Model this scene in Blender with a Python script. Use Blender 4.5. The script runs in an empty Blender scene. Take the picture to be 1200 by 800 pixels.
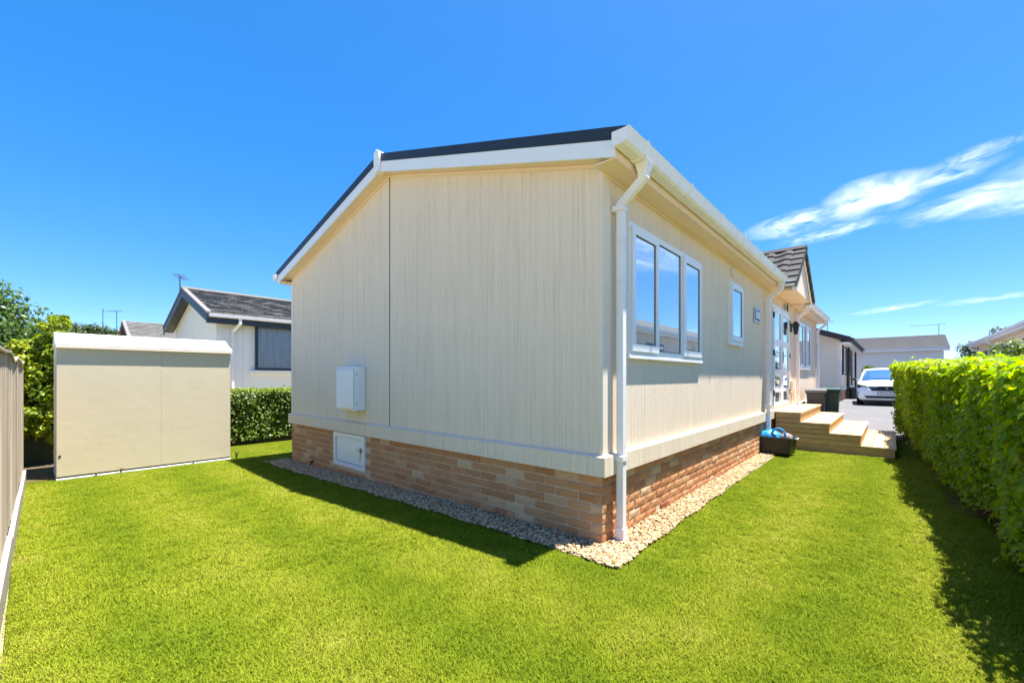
import bpy, math, random
import numpy as np
from mathutils import Vector, Matrix, Euler
random.seed(7); rng = np.random.default_rng(11)
S = bpy.context.scene; COL = S.collection
R = math.radians

# ------------------------------------------------------------------ camera
CAM = np.array([-2.923, -1.659, 1.3]); YAW = R(41.5); FPX = 502.0
cd = bpy.data.cameras.new('camera'); cam = bpy.data.objects.new('camera', cd); COL.objects.link(cam)
cam.location = CAM; cam.rotation_euler = (R(90), 0, YAW - R(90))
cd.sensor_width = 36; cd.lens = 36 * FPX / 1200; cd.shift_y = 41.7 / 1200
cd.clip_start = 0.02; cd.clip_end = 5000
S.camera = cam
FW = np.array([math.cos(YAW), math.sin(YAW)]); RT = np.array([math.sin(YAW), -math.cos(YAW)])

# ------------------------------------------------------------------ light
TO_SUN = Vector((0.172, -0.188, 1.0)).normalized()
sl = bpy.data.lights.new('sun', 'SUN'); sun = bpy.data.objects.new('sun', sl); COL.objects.link(sun)
sl.energy = 4.4; sl.angle = R(0.53); sl.color = (1.0, 0.955, 0.88)
sun.rotation_euler = TO_SUN.to_track_quat('Z', 'Y').to_euler(); sun.location = (0, 0, 20)
W = bpy.data.worlds.new('World'); S.world = W; W.use_nodes = True
wn = W.node_tree; wn.nodes.clear()
def N(t, typ, **kw):
    n = t.nodes.new(typ)
    for k, v in kw.items():
        if k.startswith('i_'): n.inputs[k[2:].replace('_', ' ')].default_value = v
        else: setattr(n, k, v)
    return n
def L(t, a, ao, b, bi): t.links.new(a.outputs[ao], b.inputs[bi])
def math_node(t, op, a, b=None, clamp=False):
    n = t.nodes.new('ShaderNodeMath'); n.operation = op; n.use_clamp = clamp
    for i, v in enumerate((a, b)):
        if v is None: continue
        if isinstance(v, (int, float)): n.inputs[i].default_value = v
        else: t.links.new(v, n.inputs[i])
    return n.outputs[0]
sky = N(wn, 'ShaderNodeTexSky', sky_type='NISHITA', sun_disc=False)
sky.sun_elevation = math.asin(TO_SUN.z); sky.sun_rotation = math.atan2(TO_SUN.x, TO_SUN.y)
sky.air_density = 0.6; sky.dust_density = 1.3; sky.ozone_density = 0.6; sky.altitude = 2000
hs = N(wn, 'ShaderNodeHueSaturation'); hs.inputs['Saturation'].default_value = 2.0; hs.inputs['Value'].default_value = 1.29
hs.inputs['Hue'].default_value = 0.507
gm_ = N(wn, 'ShaderNodeGamma'); gm_.inputs[1].default_value = 0.55; L(wn, sky, 'Color', gm_, 'Color'); L(wn, gm_, 'Color', hs, 'Color')
# wispy cirrus: a cloud layer as part of the sky, placed by direction
tc = N(wn, 'ShaderNodeTexCoord')
sep = N(wn, 'ShaderNodeSeparateXYZ'); L(wn, tc, 'Generated', sep, 0)
az = math_node(wn, 'ARCTAN2', sep.outputs[1], sep.outputs[0])            # azimuth from +x
el = math_node(wn, 'ARCSINE', sep.outputs[2])
comb = N(wn, 'ShaderNodeCombineXYZ'); wn.links.new(az, comb.inputs[0]); wn.links.new(el, comb.inputs[1])
def cloud_band(a0, e0, ang, la, lb, seed, sc, thr, gain):
    """soft elongated cloud centred at azimuth a0, elevation e0 (degrees)"""
    mp = N(wn, 'ShaderNodeMapping', vector_type='TEXTURE')
    mp.inputs['Location'].default_value = (R(a0), R(e0), 0); mp.inputs['Rotation'].default_value = (0, 0, R(ang))
    mp.inputs['Scale'].default_value = (R(la) * 0.86, R(lb) * 0.74, 1)
    wn.links.new(comb.outputs[0], mp.inputs[0])
    w = N(wn, 'ShaderNodeTexNoise', noise_dimensions='4D'); w.inputs['W'].default_value = seed + 5; w.inputs['Scale'].default_value = 1.3; w.inputs['Detail'].default_value = 3
    L(wn, mp, 0, w, 'Vector')
    ad = N(wn, 'ShaderNodeVectorMath', operation='MULTIPLY_ADD'); L(wn, w, 'Color', ad, 0); ad.inputs[1].default_value = (0.5, 0.9, 0); L(wn, mp, 0, ad, 2)
    ln = N(wn, 'ShaderNodeVectorMath', operation='LENGTH'); L(wn, ad, 0, ln, 0)
    off = N(wn, 'ShaderNodeVectorMath', operation='SUBTRACT'); L(wn, ad, 0, off, 0); off.inputs[1].default_value = (0.25, 0.45, 0)
    wn.links.new(off.outputs[0], ln.inputs[0])
    fall = math_node(wn, 'SUBTRACT', 1.0, ln.outputs['Value'], True)
    m2 = N(wn, 'ShaderNodeMapping'); m2.inputs['Scale'].default_value = (sc * la / lb * 0.42, 1.0, 1); L(wn, ad, 0, m2, 0)
    nz = N(wn, 'ShaderNodeTexNoise', noise_dimensions='4D'); nz.inputs['W'].default_value = seed; nz.inputs['Scale'].default_value = 1.5
    nz.inputs['Detail'].default_value = 8; nz.inputs['Roughness'].default_value = 0.58; nz.inputs['Distortion'].default_value = 0.9
    L(wn, m2, 0, nz, 'Vector')
    d = math_node(wn, 'MULTIPLY', math_node(wn, 'SUBTRACT', nz.outputs[0], thr, True), gain)
    return math_node(wn, 'MULTIPLY', math_node(wn, 'MULTIPLY', fall, d, True), 0.9)
CLOUDS = []
def az_of(px): return math.degrees(YAW) - math.degrees(math.atan((px - 600) / FPX))
def el_of(px, py): return math.degrees(math.atan((441.7 - py) / FPX * math.cos(math.atan((px - 600) / FPX))))
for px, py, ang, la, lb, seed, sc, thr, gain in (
        (930, 262, -5, 6.2, 1.9, 1.0, 1, 0.35, 3.0), (1022, 231, -6, 6.0, 2.8, 2.0, 1, 0.30, 3.8), (1095, 211, -6, 5.6, 1.6, 2.5, 0.8, 0.37, 2.6),
        (975, 272, -5, 6.5, 1.1, 3.0, 0.7, 0.38, 2.6),
        (1145, 233, -6, 7.0, 1.8, 4.0, 0.8, 0.32, 3.0), (1270, 203, -7, 10, 2.8, 6.0, 0.8, 0.32, 3.6), (1130, 186, -10, 6, 1.0, 7.0, 0.7, 0.38, 2.2),
        (1045, 361, -6, 4.5, 0.42, 8.0, 0.5, 0.36, 2.4), (1165, 349, -4, 5.0, 0.42, 9.0, 0.5, 0.36, 2.2),
        (1420, 120, -14, 14, 4.0, 10.0, 0.8, 0.34, 3.2), (1800, 60, -12, 16, 4.5, 11.0, 0.8, 0.34, 3.2), (2600, -300, -8, 18, 5.0, 12.0, 0.8, 0.34, 3.2), (1700, 330, -5, 14, 2.0, 13.0, 0.6, 0.36, 2.4)):  # unseen bands right of the frame, added to lift the shaded walls
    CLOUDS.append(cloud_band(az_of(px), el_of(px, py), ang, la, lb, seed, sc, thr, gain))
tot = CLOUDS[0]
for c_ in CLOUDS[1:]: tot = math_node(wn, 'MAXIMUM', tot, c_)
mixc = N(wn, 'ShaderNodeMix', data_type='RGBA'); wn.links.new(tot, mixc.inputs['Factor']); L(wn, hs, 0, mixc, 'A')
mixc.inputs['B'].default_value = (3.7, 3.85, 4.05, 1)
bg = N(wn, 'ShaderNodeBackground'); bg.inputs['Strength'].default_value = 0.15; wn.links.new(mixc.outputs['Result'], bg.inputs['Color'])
wo = N(wn, 'ShaderNodeOutputWorld'); L(wn, bg, 0, wo, 0)
S.view_settings.view_transform = 'Standard'; S.view_settings.look = 'None'; S.view_settings.gamma = 1; S.view_settings.exposure = 1.75
S.render.engine = 'CYCLES'; S.cycles.max_bounces = 8; S.cycles.transparent_max_bounces = 8

# ------------------------------------------------------------------ materials
def newmat(name):
    m = bpy.data.materials.new(name); m.use_nodes = True
    t = m.node_tree; b = t.nodes['Principled BSDF']
    return m, t, b
def pm(name, col, rough=0.6, var=None, bump=None, spec=0.4, stretch=(1, 1, 1), metal=0, col2=None, rand=0.0, dirt=None):
    """procedural material in world space: two tones mixed by noise, optional per object variation and bump"""
    m, t, b = newmat(name)
    b.inputs['Roughness'].default_value = rough; b.inputs['Specular IOR Level'].default_value = spec; b.inputs['Metallic'].default_value = metal
    g = N(t, 'ShaderNodeNewGeometry'); mp = N(t, 'ShaderNodeMapping'); mp.inputs['Scale'].default_value = stretch; L(t, g, 'Position', mp, 0)
    c1 = (*col, 1); c2 = (*(col2 or tuple(c * 0.8 for c in col)), 1)
    mix = N(t, 'ShaderNodeMix', data_type='RGBA'); mix.inputs['A'].default_value = c1; mix.inputs['B'].default_value = c2
    sc, am = var or (3.0, 0.5)
    nz = N(t, 'ShaderNodeTexNoise'); nz.inputs['Scale'].default_value = sc; nz.inputs['Detail'].default_value = 6; nz.inputs['Roughness'].default_value = 0.6; L(t, mp, 0, nz, 'Vector')
    f = math_node(t, 'MULTIPLY', math_node(t, 'MULTIPLY_ADD', nz.outputs[0], 2.2, True), am)
    f.node.inputs[0].links[0].from_node.inputs[2].default_value = -0.6
    t.links.new(f, mix.inputs['Factor']); out = mix.outputs['Result']
    if rand:
        oi = N(t, 'ShaderNodeObjectInfo'); hsv = N(t, 'ShaderNodeHueSaturation')
        v = math_node(t, 'MULTIPLY_ADD', oi.outputs['Random'], rand * 2); v.node.inputs[2].default_value = 1 - rand
        t.links.new(v, hsv.inputs['Value']); t.links.new(out, hsv.inputs['Color']); out = hsv.outputs[0]
    if dirt:
        dc, dsc, dam = dirt
        n2 = N(t, 'ShaderNodeTexNoise'); n2.inputs['Scale'].default_value = dsc; n2.inputs['Detail'].default_value = 8; L(t, g, 'Position', n2, 'Vector')
        rr = math_node(t, 'MULTIPLY', math_node(t, 'SUBTRACT', n2.outputs[0], 0.52, True), dam, True)
        m2 = N(t, 'ShaderNodeMix', data_type='RGBA'); t.links.new(rr, m2.inputs['Factor']); t.links.new(out, m2.inputs['A']); m2.inputs['B'].default_value = (*dc, 1)
        out = m2.outputs['Result']
    t.links.new(out, b.inputs['Base Color'])
    if bump:
        bs, bd = bump
        n3 = N(t, 'ShaderNodeTexNoise'); n3.inputs['Scale'].default_value = bs; n3.inputs['Detail'].default_value = 5; L(t, mp, 0, n3, 'Vector')
        bm = N(t, 'ShaderNodeBump'); bm.inputs['Distance'].default_value = bd; bm.inputs['Strength'].default_value = 1; L(t, n3, 0, bm, 'Height'); L(t, bm, 0, b, 'Normal')
    return m
def cladding(name, c1, c2, c3):
    """textured render raked vertically, with faint runs of dirt"""
    m, t, b = newmat(name); b.inputs['Roughness'].default_value = 0.9; b.inputs['Specular IOR Level'].default_value = 0.05
    g = N(t, 'ShaderNodeNewGeometry')
    def nz(scale, st, det=4):
        mp = N(t, 'ShaderNodeMapping'); mp.inputs['Scale'].default_value = st; L(t, g, 'Position', mp, 0)
        n = N(t, 'ShaderNodeTexNoise'); n.inputs['Scale'].default_value = scale; n.inputs['Detail'].default_value = det; n.inputs['Roughness'].default_value = 0.65; L(t, mp, 0, n, 'Vector'); return n.outputs[0]
    fine = nz(85, (1, 1, 0.016)); broad = nz(24, (1, 1, 0.02)); run = nz(2.2, (1, 1, 0.25), 6); grit = nz(170, (1, 1, 0.12))
    def rake(n, width):
        d = math_node(t, 'ABSOLUTE', math_node(t, 'SUBTRACT', n, 0.5)); return math_node(t, 'SUBTRACT', 1.0, math_node(t, 'DIVIDE', d, width), True)
    l1 = rake(nz(20, (1, 1, 0.010), 2), 0.045); l2 = rake(nz(46, (1, 1, 0.014), 2), 0.06); pat = nz(9, (1, 1, 0.12), 3)
    f = math_node(t, 'MULTIPLY', math_node(t, 'ADD', math_node(t, 'MULTIPLY', l1, 0.85), math_node(t, 'MULTIPLY', l2, 0.55)), math_node(t, 'MULTIPLY', pat, 1.1), True)
    mx = N(t, 'ShaderNodeMix', data_type='RGBA'); t.links.new(f, mx.inputs['Factor']); mx.inputs['A'].default_value = (*c1, 1); mx.inputs['B'].default_value = (*c2, 1)
    f2 = math_node(t, 'MULTIPLY', math_node(t, 'SUBTRACT', run, 0.50, True), 1.6, True)
    m2 = N(t, 'ShaderNodeMix', data_type='RGBA'); t.links.new(f2, m2.inputs['Factor']); t.links.new(mx.outputs['Result'], m2.inputs['A']); m2.inputs['B'].default_value = (*c3, 1)
    t.links.new(m2.outputs['Result'], b.inputs['Base Color'])
    h = math_node(t, 'ADD', math_node(t, 'SUBTRACT', math_node(t, 'MULTIPLY', fine, 0.8), math_node(t, 'MULTIPLY', f, 0.22)), math_node(t, 'ADD', math_node(t, 'MULTIPLY', broad, 0.25), math_node(t, 'MULTIPLY', grit, 0.35)))
    bm = N(t, 'ShaderNodeBump'); bm.inputs['Distance'].default_value = 0.009; t.links.new(h, bm.inputs['Height']); L(t, bm, 0, b, 'Normal')
    return m
def brickmat(name, attr):
    m, t, b = newmat(name); b.inputs['Roughness'].default_value = 0.9; b.inputs['Specular IOR Level'].default_value = 0.2
    if attr: a = N(t, 'ShaderNodeAttribute', attribute_name='tone'); src = a.outputs['Fac']
    else: a = N(t, 'ShaderNodeObjectInfo'); src = a.outputs['Random']
    r = N(t, 'ShaderNodeValToRGB'); t.links.new(src, r.inputs[0]); r.color_ramp.interpolation = 'LINEAR'
    cols = [(0, (0.42, 0.185, 0.08)), (0.22, (0.51, 0.24, 0.11)), (0.42, (0.54, 0.27, 0.13)), (0.62, (0.47, 0.215, 0.095)), (0.8, (0.56, 0.30, 0.15)), (0.96, (0.62, 0.42, 0.26)), (1.0, (0.52, 0.25, 0.115))]
    e = r.color_ramp.elements
    while len(e) < len(cols): e.new(0.5)
    for k, (p, c) in enumerate(cols): e[k].position = p; e[k].color = (*c, 1)
    g = N(t, 'ShaderNodeNewGeometry'); nz = N(t, 'ShaderNodeTexNoise'); nz.inputs['Scale'].default_value = 22; nz.inputs['Detail'].default_value = 8; nz.inputs['Roughness'].default_value = 0.7; L(t, g, 'Position', nz, 'Vector')
    f = math_node(t, 'MULTIPLY', math_node(t, 'SUBTRACT', nz.outputs[0], 0.48, True), 2.6, True)
    mx = N(t, 'ShaderNodeMix', data_type='RGBA'); t.links.new(f, mx.inputs['Factor']); L(t, r, 0, mx, 'A'); mx.inputs['B'].default_value = (0.55, 0.31, 0.165, 1)
    L(t, mx, 'Result', b, 'Base Color')
    n3 = N(t, 'ShaderNodeTexNoise'); n3.inputs['Scale'].default_value = 60; n3.inputs['Detail'].default_value = 6; n3.inputs['Roughness'].default_value = 0.7; L(t, g, 'Position', n3, 'Vector')
    bm = N(t, 'ShaderNodeBump'); bm.inputs['Distance'].default_value = 0.005; L(t, n3, 0, bm, 'Height'); L(t, bm, 0, b, 'Normal')
    return m
def leafmat(name, c1, c2, c3, trans=0.35, attr='tone', rough=0.45, spec=0.35):
    m, t, b = newmat(name); b.inputs['Roughness'].default_value = rough; b.inputs['Specular IOR Level'].default_value = spec
    if attr: a = N(t, 'ShaderNodeAttribute', attribute_name=attr); src = a.outputs['Fac']
    else: a = N(t, 'ShaderNodeObjectInfo'); src = a.outputs['Random']
    r = N(t, 'ShaderNodeValToRGB'); t.links.new(src, r.inputs[0]); e = r.color_ramp.elements
    e[0].color = (*c1, 1); e[1].color = (*c3, 1); k = e.new(0.5); k.color = (*c2, 1)
    L(t, r, 0, b, 'Base Color')
    tr = N(t, 'ShaderNodeBsdfTranslucent'); hv = N(t, 'ShaderNodeHueSaturation'); hv.inputs['Value'].default_value = 1.5; hv.inputs['Saturation'].default_value = 1.1; L(t, r, 0, hv, 'Color'); L(t, hv, 0, tr, 'Color')
    mx = N(t, 'ShaderNodeMixShader'); mx.inputs[0].default_value = trans; L(t, b, 0, mx, 1); L(t, tr, 0, mx, 2)
    L(t, mx, 0, t.nodes['Material Output'], 'Surface'); return m
def glassmat(name, tint, ior=1.9):
    m, t, b = newmat(name); b.inputs['Base Color'].default_value = (*tint, 1); b.inputs['Roughness'].default_value = 0.015; b.inputs['IOR'].default_value = ior
    g = N(t, 'ShaderNodeNewGeometry'); nz = N(t, 'ShaderNodeTexNoise'); nz.inputs['Scale'].default_value = 1.6; L(t, g, 'Position', nz, 'Vector')
    bm = N(t, 'ShaderNodeBump'); bm.inputs['Distance'].default_value = 0.0015; L(t, nz, 0, bm, 'Height'); L(t, bm, 0, b, 'Normal'); return m
M = {}
M['clad'] = cladding('cream_cladding', (0.88, 0.72, 0.555), (0.70, 0.56, 0.42), (0.81, 0.655, 0.50))
M['cladsk'] = cladding('cream_skirt', (0.87, 0.72, 0.55), (0.70, 0.57, 0.43), (0.77, 0.63, 0.48))
M['trim'] = pm('cream_trim', (0.82, 0.70, 0.565), 0.7, (5, 0.6), (70, 0.0012), col2=(0.76, 0.635, 0.50))
M['soffit'] = pm('cream_soffit', (0.86, 0.67, 0.51), 0.55, (2.5, 0.6), (40, 0.0005), col2=(0.80, 0.61, 0.46))
M['upvc'] = pm('white_upvc', (0.82, 0.83, 0.84), 0.32, (2.0, 0.5), None, col2=(0.76, 0.77, 0.78), spec=0.5)
M['upvcw'] = pm('white_rainwater_plastic', (0.86, 0.83, 0.83), 0.35, (3, 0.6), None, col2=(0.80, 0.765, 0.75), spec=0.5, dirt=((0.45, 0.42, 0.36), 9, 1.0))
M['verge'] = pm('dark_verge', (0.022, 0.028, 0.036), 0.45, (4, 0.5), (60, 0.0006), col2=(0.03, 0.037, 0.045))
M['tile'] = pm('dark_roof_tile', (0.026, 0.025, 0.026), 0.8, (14, 0.8), (90, 0.0015), col2=(0.045, 0.042, 0.042), rand=0.15)
M['brick'] = brickmat('buff_red_brick', False); M['brickj'] = brickmat('buff_red_brick_joined', True)
M['mortar'] = pm('mortar', (0.70, 0.53, 0.37), 0.95, (20, 0.8), (120, 0.003), col2=(0.58, 0.41, 0.27))
M['airbrick'] = pm('terracotta', (0.36, 0.13, 0.065), 0.85, (20, 0.5), (80, 0.002))
M['glass'] = glassmat('window_glass', (0.62, 0.72, 0.80), 2.3); M['glass'].node_tree.nodes['Principled BSDF'].inputs['Metallic'].default_value = 0.72
M['gasket'] = pm('black_gasket', (0.012, 0.013, 0.015), 0.5)
M['black'] = pm('black_plastic', (0.018, 0.019, 0.02), 0.42, (6, 0.5), (90, 0.0006), col2=(0.03, 0.032, 0.033))
M['steel'] = pm('brushed_steel', (0.5, 0.5, 0.5), 0.35, metal=1)
M['concrete'] = pm('pale_concrete', (0.40, 0.36, 0.30), 0.9, (6, 0.9), (60, 0.004), col2=(0.27, 0.235, 0.185))
M['decktread'] = pm('new_decking_timber', (0.60, 0.43, 0.235), 0.65, (14, 0.9), (60, 0.002), stretch=(0.12, 1, 1), col2=(0.50, 0.335, 0.16), rand=0.13)
M['deckside'] = pm('new_timber_side', (0.53, 0.36, 0.17), 0.65, (12, 0.95), (60, 0.002), stretch=(1, 0.1, 1), col2=(0.41, 0.255, 0.10), rand=0.14, dirt=((0.26, 0.14, 0.05), 7, 1.6))
M['fence'] = pm('weathered_fence_board', (0.60, 0.51, 0.41), 0.9, (10, 1.0), (40, 0.004), stretch=(1, 1, 0.08), col2=(0.34, 0.25, 0.17), rand=0.28)
M['shed'] = pm('shed_buff_paint', (0.66, 0.565, 0.40), 0.6, (1.6, 0.6), (9, 0.002), col2=(0.61, 0.515, 0.355), dirt=((0.50, 0.40, 0.27), 2.6, 0.6))
M['shedroof'] = pm('shed_white_roof', (0.70, 0.68, 0.64), 0.6, (3, 0.6), (30, 0.001), col2=(0.62, 0.60, 0.55))
M['tarmac'] = pm('tarmac', (0.15, 0.145, 0.15), 0.9, (1.2, 0.8), (150, 0.004), col2=(0.115, 0.11, 0.115), dirt=((0.24, 0.23, 0.22), 3, 1.2))
M['soil'] = pm('lawn_soil', (0.085, 0.11, 0.006), 0.95, (5, 0.9), (50, 0.01), col2=(0.07, 0.085, 0.008), spec=0.02)
M['bedsoil'] = pm('dark_bed_soil', (0.085, 0.06, 0.04), 0.95, (12, 0.8), (60, 0.01), col2=(0.15, 0.11, 0.07), spec=0.02)
M['ground'] = pm('rough_ground', (0.26, 0.235, 0.115), 0.95, (1.5, 0.9), (30, 0.02), col2=(0.33, 0.28, 0.17), spec=0.02)
M['gravelbed'] = pm('gravel_bed', (0.38, 0.31, 0.22), 0.95, (60, 1.0), (90, 0.008), col2=(0.2, 0.155, 0.10))
M['white_render'] = pm('white_render', (0.86, 0.83, 0.78), 0.8, (3, 0.5), (60, 0.002), col2=(0.80, 0.77, 0.72))
M['navy'] = pm('dark_navy_trim', (0.03, 0.045, 0.065), 0.5, (4, 0.5))
M['shingle'] = pm('grey_shingles', (0.20, 0.195, 0.185), 0.9, (22, 1.0), (60, 0.004), col2=(0.10, 0.097, 0.092), spec=0.1, rand=0.1)
M['n2wall'] = pm('beige_wall', (0.80, 0.66, 0.51), 0.85, (3, 0.6), (40, 0.003), col2=(0.74, 0.60, 0.46))
M['n2brick'] = pm('red_brick_far', (0.33, 0.17, 0.11), 0.9, (14, 0.9), (40, 0.004), col2=(0.42, 0.25, 0.16))
M['brown'] = pm('dark_brown_trim', (0.045, 0.028, 0.024), 0.5, (4, 0.5))
M['mahog'] = pm('mahogany_door', (0.10, 0.02, 0.014), 0.4, (8, 0.5), stretch=(1, 1, 0.1))
M['curtain'] = pm('net_curtain', (0.92, 0.93, 0.95), 0.85, (26, 1.0), None, stretch=(1, 1, 0.03), col2=(0.55, 0.60, 0.66))
M['binbody'] = pm('grey_bin_plastic', (0.026, 0.038, 0.055), 0.5, (5, 0.6), (90, 0.0006), col2=(0.034, 0.046, 0.064))
M['bingreen'] = pm('green_bin_plastic', (0.012, 0.055, 0.045), 0.45, (5, 0.6), (90, 0.0006), col2=(0.02, 0.075, 0.06))
M['blue'] = pm('blue_bag', (0.03, 0.33, 0.72), 0.4, (12, 0.7), (25, 0.01), col2=(0.02, 0.18, 0.46))
M['greyrag'] = pm('grey_cloth', (0.25, 0.24, 0.23), 0.9, (20, 0.9), (50, 0.01), col2=(0.12, 0.11, 0.11))
M['bark'] = pm('bark', (0.12, 0.085, 0.06), 0.95, (12, 0.9), (30, 0.01), stretch=(1, 1, 0.25), col2=(0.065, 0.045, 0.03))
M['carpaint'] = pm('white_car_paint', (0.84, 0.85, 0.86), 0.18, (2, 0.2), None, col2=(0.82, 0.83, 0.84), spec=0.6)
M['carglass'] = glassmat('car_glass', (0.10, 0.27, 0.50), 1.9); M['carglass'].node_tree.nodes['Principled BSDF'].inputs['Metallic'].default_value = 0.6
M['rubber'] = pm('tyre_rubber', (0.015, 0.015, 0.016), 0.85, (20, 0.5), (60, 0.002))
M['rim'] = pm('alloy_rim', (0.5, 0.5, 0.52), 0.3, metal=0.9)
M['lamp'] = pm('headlamp_lens', (0.55, 0.58, 0.62), 0.08, spec=0.8)
M['plate'] = pm('plate_white', (0.78, 0.78, 0.76), 0.4)
M['pole'] = pm('aerial_metal', (0.10, 0.10, 0.11), 0.5, metal=0.4)
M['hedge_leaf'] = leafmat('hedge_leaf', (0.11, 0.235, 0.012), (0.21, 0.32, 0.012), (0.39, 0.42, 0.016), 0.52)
M['hedge_leaf_one'] = leafmat('hedge_leaf_single', (0.105, 0.225, 0.010), (0.19, 0.30, 0.012), (0.33, 0.39, 0.016), 0.52, attr=None)
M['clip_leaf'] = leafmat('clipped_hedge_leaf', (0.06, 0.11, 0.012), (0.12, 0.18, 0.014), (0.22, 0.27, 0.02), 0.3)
M['shrub_leaf'] = leafmat('golden_shrub_leaf', (0.10, 0.17, 0.012), (0.26, 0.32, 0.014), (0.45, 0.44, 0.02), 0.4)
M['tree_leaf'] = leafmat('dark_tree_leaf', (0.045, 0.09, 0.018), (0.085, 0.15, 0.03), (0.15, 0.21, 0.045), 0.3)
M['wood_leaf'] = leafmat('far_wood_leaf', (0.03, 0.06, 0.012), (0.055, 0.09, 0.016), (0.10, 0.125, 0.024), 0.2)
M['grey_leaf'] = leafmat('grey_bush_leaf', (0.08, 0.12, 0.07), (0.13, 0.17, 0.10), (0.20, 0.24, 0.13), 0.25)
M['twig'] = pm('hedge_twigs', (0.05, 0.045, 0.02), 0.95, (14, 1.0), (40, 0.01), col2=(0.025, 0.035, 0.01))
M['pebble'] = leafmat('gravel_stone', (0.24, 0.15, 0.08), (0.45, 0.31, 0.17), (0.60, 0.455, 0.28), 0.0, attr=None, rough=0.85, spec=0.2)
def grassmat():
    m, t, b = newmat('grass_blade'); b.inputs['Roughness'].default_value = 0.7; b.inputs['Specular IOR Level'].default_value = 0.08
    g = N(t, 'ShaderNodeNewGeometry'); oi = N(t, 'ShaderNodeObjectInfo')
    def nz(s, st=(1, 1, 1), rot=0):
        mp = N(t, 'ShaderNodeMapping'); mp.inputs['Scale'].default_value = st; mp.inputs['Rotation'].default_value = (0, 0, rot); L(t, g, 'Position', mp, 0)
        n = N(t, 'ShaderNodeTexNoise'); n.inputs['Scale'].default_value = s; n.inputs['Detail'].default_value = 3; L(t, mp, 0, n, 'Vector'); return n.outputs[0]
    big = nz(1.0); med = nz(3.6)
    # mown stripes running along the house end, softened by noise
    sp = N(t, 'ShaderNodeSeparateXYZ'); L(t, g, 'Position', sp, 0)
    st = math_node(t, 'SINE', math_node(t, 'ADD', math_node(t, 'MULTIPLY', math_node(t, 'MINIMUM', sp.outputs[0], sp.outputs[1]), 6.2), math_node(t, 'MULTIPLY', big, 2.0)))
    a = math_node(t, 'ADD', math_node(t, 'MULTIPLY', oi.outputs['Random'], 0.12), math_node(t, 'MULTIPLY', g.outputs['Random Per Island'], 0.32))
    v = math_node(t, 'ADD', a, math_node(t, 'ADD', math_node(t, 'MULTIPLY', big, 0.35), math_node(t, 'MULTIPLY', med, 0.55)))
    v = math_node(t, 'ADD', v, math_node(t, 'MULTIPLY', st, 0.11))
    v = math_node(t, 'SUBTRACT', v, 0.18, True)
    r = N(t, 'ShaderNodeValToRGB'); t.links.new(v, r.inputs[0]); e = r.color_ramp.elements
    e[0].position = 0.1; e[0].color = (0.125, 0.20, 0.010, 1); e[1].position = 0.95; e[1].color = (0.45, 0.42, 0.10, 1)
    k = e.new(0.42); k.color = (0.222, 0.290, 0.014, 1); k = e.new(0.66); k.color = (0.325, 0.355, 0.028, 1)
    L(t, r, 0, b, 'Base Color')
    tr = N(t, 'ShaderNodeBsdfTranslucent'); L(t, r, 0, tr, 'Color')
    mx = N(t, 'ShaderNodeMixShader'); mx.inputs[0].default_value = 0.35; L(t, b, 0, mx, 1); L(t, tr, 0, mx, 2); L(t, mx, 0, t.nodes['Material Output'], 'Surface')
    return m
M['grass'] = grassmat()

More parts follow.
